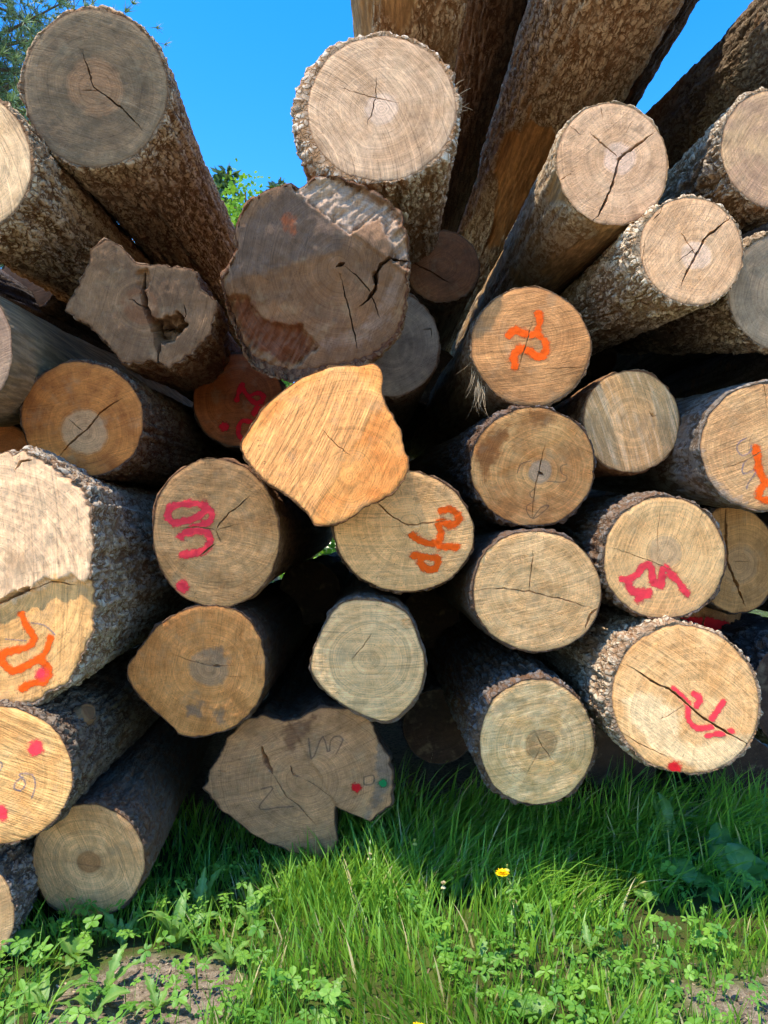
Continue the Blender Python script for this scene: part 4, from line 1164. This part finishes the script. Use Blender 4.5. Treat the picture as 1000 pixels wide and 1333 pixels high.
def ground_material():
    t = NT('earth')
    p = t.obj()
    n1 = t.noise(p, 3, 5, .6); n2 = t.noise(p, 40, 4, .65); n3 = t.noise(p, 180, 3, .6)
    soil = t.mix(t.map(n2, .35, .65), lin((140, 126, 108)), lin((94, 82, 68)))
    soil = t.mix(t.m('MULTIPLY', t.map(n3, .55, .7), .6), soil, lin((172, 152, 126)))
    turf = t.mix(t.map(n2, .3, .7), lin((58, 74, 30)), lin((70, 60, 38)))
    turf = t.mix(t.m('MULTIPLY', t.map(n1, .4, .6), .5), turf, lin((84, 104, 40)))
    col = t.mix(t.attr('soil'), turf, soil)
    col = t.mix(t.attr('bounce_gravel'), col, t.mix(n2, lin((176, 162, 140)), lin((142, 130, 112))))
    h = t.m('ADD', n2, t.m('MULTIPLY', n3, .5))
    b = t.bsdf(col, .95, t.bump(h, 1.0, .012), .1)
    return t.done(b.outputs[0])
tag(obj('ground', gm, ground_material()), kind='structure')

# ------------------------------------------------------------------ the pile
for L in LOGS:
    build_log(L)

# ------------------------------------------------------------------ green things
def leaf_material(name, c_a, c_b, c_dry=None, trans=.35, rough=.45, vein=False):
    t = NT(name)
    p = t.obj()
    tint = t.attr('tint')
    n = t.noise(p, 35, 3)
    col = t.mix(t.m('ADD', t.m('MULTIPLY', tint, .7), t.m('MULTIPLY', n, .3)), lin(c_a), lin(c_b))
    if c_dry:
        col = t.mix(t.map(tint, .955, .97), col, lin(c_dry))
    if vein:
        col = t.mix(t.m('MULTIPLY', t.attr('rib'), .55), col, lin((150, 176, 96)))
    nrm = t.bump(n, .35, .004)
    b = t.bsdf(col, rough, nrm, .35)
    tr = t.n('ShaderNodeBsdfTranslucent'); t.put(tr.inputs[0], t.mix(.5, col, lin((150, 190, 40)), 'MIX'))
    mx = t.n('ShaderNodeMixShader'); mx.inputs[0].default_value = trans
    t.t.links.new(b.outputs[0], mx.inputs[1]); t.t.links.new(tr.outputs[0], mx.inputs[2])
    return t.done(mx.outputs[0])
GRASS = leaf_material('grass_blades', (72, 128, 38), (150, 190, 62), (200, 186, 130), .42, .36)
COVER = leaf_material('cinquefoil', (62, 118, 36), (124, 166, 58), None, .35, .5)
BROAD = leaf_material('broad_leaf', (62, 116, 48), (124, 160, 70), None, .34, .42, True)

# where broad-leaved weeds crowd the blades out
SPOTS = [(868, 1106), (962, 1150), (905, 1165), (262, 1196), (328, 1204), (158, 1236), (138, 1290), (22, 1262), (58, 1318), (590, 1180), (628, 1260), (700, 1328), (428, 738 + 560), (940, 1128), (842, 1180), (985, 1105), (96, 1262), (205, 1318), (228, 1236), (120, 1326), (300, 1262), (770, 1236)]
SPOT_XY = np.array([ground_at(a, b)[:2] for a, b in SPOTS])

def grass():
    n = 34000
    x = RNG.uniform(-1.9, 1.9, n); y = 1.75 + 2.25 * RNG.random(n) ** 1.15
    P = np.stack([x, y, np.zeros(n)], -1)
    clump = fbm(P * 5.5, 40, 3)
    keep = RNG.random(n) < (1 - .93 * soil_mask(x, y)) * (.75 + .5 * clump)
    # little grows on the left under the leaning logs
    keep &= ~((x < -.5) & (RNG.random(n) < .55))
    dsp = np.min(np.hypot(x[:, None] - SPOT_XY[:, 0], (y[:, None] - SPOT_XY[:, 1] + .05) * .7), 1)
    keep &= (dsp > .085) | (RNG.random(n) < .12)
    rs = SPOT_XY[SPOT_XY[:, 0] > 1.0]
    dsr = np.min(np.hypot(x[:, None] - rs[:, 0], (y[:, None] - rs[:, 1] + .10) * .6), 1)
    keep &= (dsr > .11) | (RNG.random(n) < .35)
    x, y, clump = x[keep], y[keep], clump[keep]
    n = len(x)
    tall = sstep(2.55, 3.05, y) * sstep(-.6, -.1, x)
    deep = sstep(3.0, 3.4, y) * sstep(-.1, .1, x)
    ln = (.08 + .14 * RNG.random(n)) * (1 + .35 * clump) + tall * (.04 + .15 * RNG.random(n)) + deep * .12 * RNG.random(n)
    ln = ln * (1 - .42 * sstep(.62, .85, x) * sstep(3.3, 3.0, y)) * .88
    wd = (.0022 + .0036 * RNG.random(n) ** 1.5) * (1 + .25 * tall)
    P = np.stack([x, y, np.zeros(n)], -1)
    az = RNG.uniform(0, 2 * math.pi, n)
    lx = .48 * np.cos(az) + .55 * fbm(P * 2.2, 60, 2) + .35 * tall
    ly = .48 * np.sin(az) + .45 * fbm(P * 2.2, 70, 2) - .22 * tall
    droop = .25 + .75 * RNG.random(n) + .5 * tall
    faz = RNG.uniform(0, math.pi, n)
    sx, sy = np.cos(faz), np.sin(faz)
    z0 = ground_z(x, y) - .006
    rows = []
    K = 5
    for k in range(K):
        t = k / (K - 1)
        cx = x + lx * ln * (t * .5 + .5 * droop * t * t)
        cy = y + ly * ln * (t * .5 + .5 * droop * t * t)
        lean = np.sqrt(lx ** 2 + ly ** 2)
        cz = z0 + ln * (t - .32 * droop * lean * t * t)
        w = wd * (1 - t ** 2.2) * (.75 + .5 * t * (1 - t) * 2)
        if k < K - 1:
            rows += [np.stack([cx - sx * w, cy - sy * w, cz], -1), np.stack([cx + sx * w, cy + sy * w, cz], -1)]
        else:
            rows += [np.stack([cx, cy, cz], -1)]
    V = np.stack(rows, 1).reshape(-1, 3)
    vp = 2 * K - 1
    b = np.arange(n) * vp
    tris = []
    for k in range(K - 2):
        a = b + 2 * k
        tris += [np.stack([a, a + 1, a + 3], -1), np.stack([a, a + 3, a + 2], -1)]
    a = b + 2 * (K - 2)
    tris += [np.stack([a, a + 1, a + 2], -1)]
    me = mesh_from('grass', V, np.concatenate(tris))
    tint = np.clip(.45 + .30 * clump + RNG.normal(0, .28, n), 0, .95)
    tint[RNG.random(n) < .055] = 1.0
    fattr(me, 'tint', np.repeat(tint, vp))
    tag(obj('grass', me, GRASS), 'green meadow grass growing at the foot of the log pile', 'grass', kind='stuff')
grass()

def ground_cover():
    """low five-fingered leaves between the blades"""
    n = 2300
    x = RNG.uniform(-1.7, 1.7, n); y = 1.8 + 1.5 * RNG.random(n)
    P = np.stack([x, y, np.zeros(n)], -1)
    dens = fbm(P * 3.1, 80, 3) + .25 * (y < 2.6) + .05 * (x > .5) + .38 * (x < -.4)
    keep = (dens > .12) & (RNG.random(n) > .62 * soil_mask(x, y))
    x, y = x[keep], y[keep]
    V, F, T = [], [], []
    zz = ground_z(x, y)
    for i in range(len(x)):
        z0 = float(zz[i])
        hgt = random.uniform(.02, .13)
        c = np.array([x[i], y[i], z0 + hgt])
        t0 = random.random()
        R0 = random.uniform(.013, .036)
        tl = np.array([random.gauss(0, .35), random.gauss(-.15, .35), 1.0]); tl /= np.linalg.norm(tl)
        e1 = np.cross(tl, [0, 1, .1]); e1 /= np.linalg.norm(e1); e2 = np.cross(tl, e1)
        a0 = random.uniform(0, 6.28)
        k = len(V)
        root = c - np.array([random.gauss(0, .01), random.gauss(0, .01), hgt])
        sw = e1 * .0008
        V += [root - sw, root + sw, c + sw, c - sw]; F += [(k, k + 1, k + 2), (k, k + 2, k + 3)]; T += [t0] * 4
        nl = random.choice((3, 5, 5, 5, 6)); slim = random.uniform(.7, 1.25)
        for j in range(nl):
            an = a0 + j * 6.2832 / nl + random.gauss(0, .16)
            d = e1 * math.cos(an) + e2 * math.sin(an); s = np.cross(tl, d)
            ll = R0 * random.uniform(.7, 1.2); k = len(V); s = s * slim
            dr = tl * random.uniform(-.25, .05)
            V += [c + d * .002, c + (d * .45 + dr * .2) * ll + s * ll * .26 + tl * ll * .08, c + (d * .8 + dr * .6) * ll + s * ll * .25 + tl * ll * .05, c + (d + dr) * ll,
                  c + (d * .8 + dr * .6) * ll - s * ll * .25 + tl * ll * .05, c + (d * .45 + dr * .2) * ll - s * ll * .26 + tl * ll * .08, c + (d * .55 + dr * .3) * ll]
            F += [(k, k + 1, k + 6), (k + 1, k + 2, k + 6), (k + 2, k + 3, k + 6), (k + 3, k + 4, k + 6), (k + 4, k + 5, k + 6), (k + 5, k, k + 6)]
            tt = min(1, max(0, t0 + random.gauss(0, .1))); T += [tt] * 7
    me = mesh_from('ground_cover', np.array(V), np.array(F), False)
    fattr(me, 'tint', T)
    tag(obj('ground_cover', me, COVER), 'low five-fingered leaves mixed into the grass', 'ground cover', kind='stuff')
ground_cover()

def leaf_mesh(kind, seed):
    """a single blade 1 m long along +X, rising and bending over; jagged, oval or long"""
    rnd = random.Random(seed)
    K = 22
    V, F, T, R = [], [], [], []
    bend = rnd.uniform(.5, 1.1); tw = rnd.uniform(-.3, .3)
    for i in range(K + 1):
        t = i / K
        if kind == 'jagged':
            w = .115 * math.sin(math.pi * min(1, t ** .75 * .98 + .02)) ** .8
            ph = (t * 6.5) % 1.0
            w *= (.48 + .62 * ph) if t < .80 else .9
            w = max(w, .012) if t < .98 else .004
        elif kind == 'oval':
            w = .24 * max(0, math.sin(math.pi * max(0, (t - .22) / .78) ** .8)) ** .75 if t > .22 else 0
            w = max(w * (1 + .07 * math.sin(t * 40)), .010) if t < .985 else .004
        else:
            w = .085 * math.sin(math.pi * min(1, t ** .7)) ** .8
            w = max(w * (1 + .05 * math.sin(t * 55)), .010) if t < .985 else .003
        an = bend * t * t
        x = t - .28 * bend * t ** 3; z = .34 * bend * t * (1 - t) * 1.6 - .10 * bend * t ** 3
        wav = .02 * math.sin(t * 17 + seed)
        for j, sx in enumerate((-1, -.5, 0, .5, 1)):
            V.append((x, sx * w + tw * t * t * .15, z + abs(sx) * w * .32 + wav * sx * (abs(sx) > .7) - (abs(sx) > .9) * w * .08))
            T.append(rnd.random() * .15); R.append(1.0 if j == 2 else 0.0)
    for i in range(K):
        for j in range(4):
            a = i * 5 + j
            F.append((a, a + 1, a + 6, a + 5))
    me = mesh_from('leaf', np.array(V), np.array(F))
    base = rnd.uniform(.1, .8)
    fattr(me, 'tint', [base + v for v in T]); fattr(me, 'rib', R)
    me.materials.append(BROAD)
    return me
LEAVES = {k: [leaf_mesh(k, 11 * i + len(k)) for i in range(5)] for k in ('jagged', 'oval', 'long')}

def rosette(px, py, kind, specs, label, z=0.0, name='dandelion_plant', cat='plant'):
    """leaves: (azimuth deg, elevation deg, length m)"""
    g = ground_at(px, py)
    g[2] = float(ground_z(g[0], g[1]))
    root = empty(name, g)
    tag(root, label, cat, 'broad-leaved weeds in the grass')
    for i, (az, el, ln) in enumerate(specs):
        o = obj('leaf', LEAVES[kind][(i + int(px)) % 5], None, root)
        o.rotation_euler = (random.gauss(0, .25), -math.radians(el), math.radians(az))
        o.scale = (ln, ln * random.uniform(.85, 1.1), ln)
    return root
def rnd_specs(n, l0, l1, e0, e1):
    return [(i * 360 / n + random.uniform(-25, 25), random.uniform(e0, e1), random.uniform(l0, l1)) for i in range(n)]
rosette(868, 1112, 'long', [(95, 72, .36), (60, 66, .33), (120, 70, .32), (20, 40, .28), (170, 45, .26), (-20, 30, .22), (-80, 25, .2)], 'tall dandelion with upright leaves under the bright thick-barked log')
rosette(962, 1152, 'oval', [(75, 55, .25), (20, 40, .22), (130, 50, .24), (-40, 30, .2), (170, 40, .2), (-100, 30, .17), (100, 65, .2)], 'round-leaved weed by the bare earth near the grass edge', name='dock_plant')
rosette(905, 1165, 'oval', [(110, 45, .2), (160, 35, .17), (40, 35, .16), (-60, 20, .15)], 'small round-leaved weed beside the tall dandelion', name='dock_plant')
rosette(262, 1196, 'jagged', [(100, 72, .24), (60, 60, .26), (30, 40, .24), (140, 60, .2), (175, 35, .2), (-30, 25, .18)], 'jagged dandelion between the round ground log and the forked butt log')
rosette(328, 1204, 'long', [(60, 55, .22), (15, 45, .2), (110, 60, .2), (160, 40, .16), (-30, 30, .15)], 'dandelion with smooth leaves in front of the forked butt log')
rosette(158, 1236, 'jagged', [(150, 42, .19), (190, 30, .17), (60, 40, .14), (110, 55, .12)], 'dandelion leaves touching the plain round ground log')
rosette(138, 1290, 'jagged', [(30, 32, .17), (65, 55, .18), (200, 14, .15), (250, 10, .13)], 'lone sunlit dandelion on the bare earth')
rosette(22, 1262, 'oval', [(80, 55, .16), (130, 40, .15), (30, 25, .14)], 'round-leaved weed against the grey furrowed log', name='dock_plant')
rosette(58, 1318, 'long', rnd_specs(8, .15, .22, 12, 40), 'low dandelion rosette in the shaded bottom corner')
rosette(590, 1180, 'jagged', [(40, 50, .15), (100, 60, .15), (150, 40, .14), (-20, 30, .13)], 'pale dandelion leaves beside the yellow flower')
rosette(628, 1260, 'jagged', rnd_specs(6, .10, .16, 25, 55), 'dandelion rosette in sunlit grass below the yellow flower')
rosette(700, 1328, 'oval', rnd_specs(6, .09, .14, 30, 60), 'small round-leaved weed low in the sunlit grass', name='dock_plant')
rosette(428, 738 + 560, 'jagged', rnd_specs(6, .09, .15, 25, 50), 'dandelion rosette in sunlit grass below the forked butt log')

rosette(940, 1128, 'oval', [(80, 62, .24), (45, 50, .22), (110, 55, .2), (150, 40, .2), (0, 35, .2)], 'leafy weed with rounded leaves between tall dandelion and edge', name='dock_plant')
rosette(842, 1180, 'oval', rnd_specs(6, .08, .13, 25, 55), 'little round-leaved weed at the foot of the tall dandelion', name='dock_plant')
rosette(985, 1105, 'long', rnd_specs(6, .14, .22, 40, 70), 'dandelion half cut off by the photo edge under the thick-barked log')
rosette(96, 1262, 'oval', rnd_specs(7, .11, .17, 20, 50), 'small round-leaved weed in shade below the plain round ground log', name='dock_plant')
rosette(205, 1318, 'jagged', rnd_specs(7, .12, .18, 15, 45), 'flat dandelion rosette on the sunlit bare earth')
rosette(228, 1236, 'long', rnd_specs(8, .16, .25, 30, 65), 'bushy dandelion at the corner of the bare earth')
rosette(120, 1326, 'oval', rnd_specs(6, .1, .15, 15, 40), 'low round-leaved weed at the bottom of the bare earth', name='dock_plant')
rosette(300, 1262, 'jagged', rnd_specs(6, .1, .16, 25, 55), 'dandelion rosette between bare earth and sunlit grass')
rosette(770, 1236, 'jagged', rnd_specs(6, .1, .15, 25, 55), 'dandelion rosette in the grass toward the bare earth edge')

def flower(px, py, hpx, kind, label):
    g = ground_at(px, py)
    g[2] = float(ground_z(g[0], g[1]))
    hgt = hpx / FPX * g[1]
    root = empty('dandelion_flower', g)
    tag(root, label, 'flower', 'dandelion flowers in the grass')
    V, F = [], []
    bx, by = random.uniform(-.012, .012), random.uniform(-.02, .0)
    for i in range(7):
        t = i / 6
        for j in range(6):
            an = j / 6 * 6.283
            V.append((bx * t * t + .0026 * math.cos(an), by * t * t + .0026 * math.sin(an), hgt * t))
    for i in range(6):
        for j in range(6):
            F.append((i * 6 + j, i * 6 + (j + 1) % 6, (i + 1) * 6 + (j + 1) % 6, (i + 1) * 6 + j))
    sm = mesh_from('stem', np.array(V), np.array(F)); fattr(sm, 'tint', np.full(len(V), .9)); fattr(sm, 'rib', np.full(len(V), .3))
    obj('stem', sm, BROAD, root)
    V, F = [], []
    top = np.array([bx, by, hgt])
    if kind == 'open':
        R0, layers, up = .025, ((1.0, 26, .12), (.82, 22, .45), (.6, 18, .8), (.38, 12, 1.2)), YELLOW
    elif kind == 'bud':
        R0, layers, up = .016, ((.9, 12, 1.5), (.7, 10, 2.4), (.9, 8, -.6)), BUDC
    else:
        R0, layers, up = .017, ((.9, 14, .9), (.8, 10, 1.8), (.8, 8, -.9)), FADED
    for rr_, cnt, el in layers:
        for j in range(cnt):
            an = j / cnt * 6.283 + random.uniform(-.1, .1)
            d = np.array([math.cos(an), math.sin(an) - .35, math.tan(min(el, 1.35)) if el > 0 else el]); d /= np.linalg.norm(d)
            s = np.cross(d, [0, 0, 1.0]); s /= np.linalg.norm(s) + 1e-9
            l_ = R0 * rr_ * random.uniform(.85, 1.1); w = .0024; k = len(V)
            nn = np.cross(s, d)
            V += [top, top + d * l_ * .6 + s * w, top + d * l_ + s * w * .8 - nn * .001, top + d * l_ - s * w * .8 - nn * .001, top + d * l_ * .6 - s * w]
            F += [(k, k + 1, k + 4), (k + 1, k + 2, k + 4), (k + 2, k + 3, k + 4)]
    hm = mesh_from('flower_head', np.array(V), np.array(F), False)
    obj('flower_head', hm, up, root)
    return root
def petal_mat(name, a, b):
    t = NT(name); n = t.noise(t.obj(), 300, 2)
    return t.done(t.bsdf(t.mix(n, lin(a), lin(b)), .6).outputs[0])
YELLOW = petal_mat('dandelion_yellow', (255, 214, 8), (246, 178, 0))
BUDC = petal_mat('dandelion_bud', (150, 172, 84), (196, 176, 84))
FADED = petal_mat('dandelion_faded', (214, 200, 160), (160, 140, 92))
flower(651, 1220, 80, 'open', 'yellow dandelion flower standing in the grass')
flower(543, 1372, 38, 'open', 'low yellow dandelion flower at the bottom of the sunlit grass')
flower(539, 1168, 74, 'bud', 'closed dandelion bud on a tall stem near the forked butt log')
flower(578, 1206, 50, 'faded', 'withered pale dandelion head between the bud and the yellow flower')
flower(485, 1168, 52, 'faded', 'small withered flower head at the foot of the forked butt log')
flower(661, 1196, 66, 'bud', 'closed dandelion bud just behind the yellow flower')

# ------------------------------------------------------------------ chips and bark flakes on the earth
def chips():
    n = 16000
    x = RNG.uniform(-1.8, 1.8, n); y = RNG.uniform(1.75, 3.4, n)
    keep = RNG.random(n) < soil_mask(x, y) * .8 + .05
    x, y = x[keep], y[keep]; n = len(x)
    s = RNG.choice([.002, .003, .004, .006, .010], n, p=[.3, .3, .22, .13, .05]) * RNG.uniform(.7, 1.5, n)
    c = np.stack([x, y, ground_z(x, y) + s * .3], -1)
    e = RNG.normal(0, 1, (n, 3)) * [1, 1, .35]; e /= np.linalg.norm(e, axis=1)[:, None]
    u = np.cross(e, [0, 0, 1.0]); u /= np.linalg.norm(u, axis=1)[:, None]
    w = np.cross(u, e)
    th = s * RNG.uniform(.2, .6, n); lw = RNG.uniform(.25, .7, n)
    V = []
    for zz in (-1, 1):
        for a, b in ((-1.3, -.2), (.6, -.9), (1.2, .5), (-.5, .9)):
            V.append(c + e * (s * a * RNG.uniform(.7, 1.2, n))[:, None] + u * (s * lw * b * RNG.uniform(.6, 1.2, n))[:, None] + w * (th * zz * .5)[:, None])
    V = np.stack(V, 1).reshape(-1, 3)
    k = np.arange(n) * 8
    F = [np.stack([k, k + 3, k + 2, k + 1], -1), np.stack([k + 4, k + 5, k + 6, k + 7], -1)] + [np.stack([k + i, k + (i + 1) % 4, k + 4 + (i + 1) % 4, k + 4 + i], -1) for i in range(4)]
    me = mesh_from('wood_chips', V, np.concatenate(F), False)
    fattr(me, 'tint', np.repeat(RNG.random(n) ** 1.6, 8))
    t = NT('wood_chip')
    b = t.bsdf(t.mix(t.attr('tint'), lin((84, 66, 50)), lin((178, 158, 130))), .9)
    tag(obj('wood_chips', me, t.done(b.outputs[0])), 'small wood chips and bark crumbs strewn on the bare earth', 'wood chips', kind='stuff')
chips()

# ------------------------------------------------------------------ trees behind the pile
def needle_material(name, a, b, tr=.2):
    return leaf_material(name, a, b, None, tr, .6)
PINE = needle_material('pine_needles', (104, 124, 88), (158, 170, 122))
SPRUCE = needle_material('spruce_needles', (48, 74, 50), (86, 108, 76))
FRESH = needle_material('fresh_leaves', (92, 142, 40), (150, 186, 60), .4)
def trunk_mat():
    t = NT('tree_bark'); n = t.noise(t.obj(), 12, 4)
    return t.done(t.bsdf(t.mix(n, lin((92, 74, 58)), lin((128, 104, 82))), .9).outputs[0])
TRUNK = trunk_mat()

def tube(V, F, pts, rads, k=6):
    b = len(V)
    for i, (p, r) in enumerate(zip(pts, rads)):
        d = pts[min(i + 1, len(pts) - 1)] - pts[max(i - 1, 0)]
        d = d / (np.linalg.norm(d) + 1e-9)
        s = np.cross(d, [.31, .17, .93]); s /= np.linalg.norm(s) + 1e-9
        u = np.cross(d, s)
        for j in range(k):
            an = j / k * 6.283
            V.append(p + (s * math.cos(an) + u * math.sin(an)) * r)
    for i in range(len(pts) - 1):
        for j in range(k):
            F.append((b + i * k + j, b + i * k + (j + 1) % k, b + (i + 1) * k + (j + 1) % k, b + (i + 1) * k + j))

def tree(name, label, loc, H, kind, crown_lo, crown_r, nbr, mat, tuft, ntuft, seed):
    rnd = np.random.default_rng(seed)
    root = empty(name, loc)
    tag(root, label, 'tree', 'trees behind the pile')
    V, F = [], []
    pts = [np.array([.15 * math.sin(i * .9 + seed), .15 * math.cos(i * .7), H * i / 10]) for i in range(11)]
    tube(V, F, pts, [H * .016 * (1 - .9 * i / 10) + .01 for i in range(11)], 8)
    nodes = []
    for b in range(nbr):
        t = (b + rnd.random()) / nbr
        z = crown_lo + (H * .985 - crown_lo) * t
        az = b * 2.39996 + rnd.normal(0, .3)
        if kind == 'spruce':
            ln = crown_r * (1 - t) ** .85 * rnd.uniform(.75, 1.1) + .12; rise = -.25 + .5 * t
        elif kind == 'pine':
            ln = crown_r * math.sin(math.pi * min(1, .22 + .75 * t)) * rnd.uniform(.75, 1.0) + .2; rise = .1 + .5 * t
        else:
            ln = crown_r * math.sin(math.pi * min(1, .18 + .78 * t)) * rnd.uniform(.5, 1.1) + .2; rise = .5
        d = np.array([math.cos(az), math.sin(az), rise]); d /= np.linalg.norm(d)
        p0 = np.array([0, 0, z])
        mid = p0 + d * ln * .5 + rnd.normal(0, .06 * ln, 3)
        end = p0 + d * ln + np.array([0, 0, .10 * ln]) + rnd.normal(0, .08 * ln, 3)
        tube(V, F, [p0, mid, end], [.012 * ln + .012, .008 * ln + .008, .006], 5)
        m = max(3, int(ntuft * ln / crown_r))
        for q in range(m):
            s = rnd.uniform(.2, 1.05)
            c = (p0 * (1 - s) ** 2 + 2 * mid * s * (1 - s) + end * s * s)
            sp_ = (.10 if kind == 'spruce' else .085) * ln * (.4 + s) + .05
            off = rnd.normal(0, sp_, 3)
            if kind == 'spruce':
                off[2] = -abs(off[2]) * .7
            if kind != 'leafy' and q % 2 == 0:
                tube(V, F, [c, c + off], [.010, .004], 3)
            nodes.append((c + off, d))
    tm = bpy.data.meshes.new('trunk')
    tm.from_pydata([tuple(v) for v in V], [], F)
    obj('trunk', tm, TRUNK, root)
    nodes_p = np.array([a for a, _ in nodes]); nd = np.array([b for _, b in nodes])
    m = len(nodes_p); per = {'pine': 20, 'spruce': 9, 'leafy': 10}[kind]
    c = np.repeat(nodes_p, per, 0); dd = np.repeat(nd, per, 0)
    k = len(c)
    dr = rnd.normal(0, 1, (k, 3)) + dd * (.9 if kind != 'leafy' else 0) + np.array([0, 0, .3 if kind == 'pine' else 0])
    dr /= np.linalg.norm(dr, axis=1)[:, None]
    sd = np.cross(dr, rnd.normal(0, 1, (k, 3))); sd /= np.linalg.norm(sd, axis=1)[:, None] + 1e-9
    if kind == 'leafy':
        c = c + rnd.normal(0, tuft * 1.6, (k, 3))
    l_ = tuft * rnd.uniform(.6, 1.2, (k, 1)); w = l_ * {'pine': .055, 'spruce': .28, 'leafy': .42}[kind]
    if kind == 'pine':
        tri = np.stack([c - sd * w, c + sd * w, c + dr * l_], 1).reshape(-1, 3)
        fm = mesh_from('crown', tri, np.arange(k * 3).reshape(-1, 3), False); rep = 3
    else:
        qd = np.stack([c, c + dr * l_ * .5 + sd * w, c + dr * l_, c + dr * l_ * .5 - sd * w], 1).reshape(-1, 3)
        fm = mesh_from('crown', qd, np.arange(k * 4).reshape(-1, 4), False); rep = 4
    tint = np.clip(np.repeat(rnd.random(m), per) * .7 + rnd.random(k) * .3, 0, .94)
    fattr(fm, 'tint', np.repeat(tint, rep))
    obj('crown', fm, mat, root)
    return root
tree('pine_tree', 'grey-green pine tree behind the large grey-brown log', (-8.7, 13.5, 0), 14.5, 'pine', 4.5, 4.6, 130, PINE, .19, 110, 3)
tree('spruce_tree', 'spruce rising behind the large grey-brown log and the sky gap', (-5.9, 27, 0), 15.6, 'spruce', 3, 2.6, 90, SPRUCE, .34, 16, 4)
tree('spruce_tree', 'slim far spruce tip over the huge weathered butt log', (-4.45, 30, 0), 16.7, 'spruce', 4, 2.3, 90, SPRUCE, .3, 12, 5)
tree('leafy_tree', 'fresh green tree top just over the huge weathered butt log', (-5.1, 26, 0), 14.2, 'leafy', 4, 2.2, 46, FRESH, .2, 30, 6)
tree('young_tree', 'fresh green bush glimpsed through the gap in the stack', (-.9, 10.5, 0), 3.0, 'leafy', .4, 1.0, 26, FRESH, .1, 16, 8)
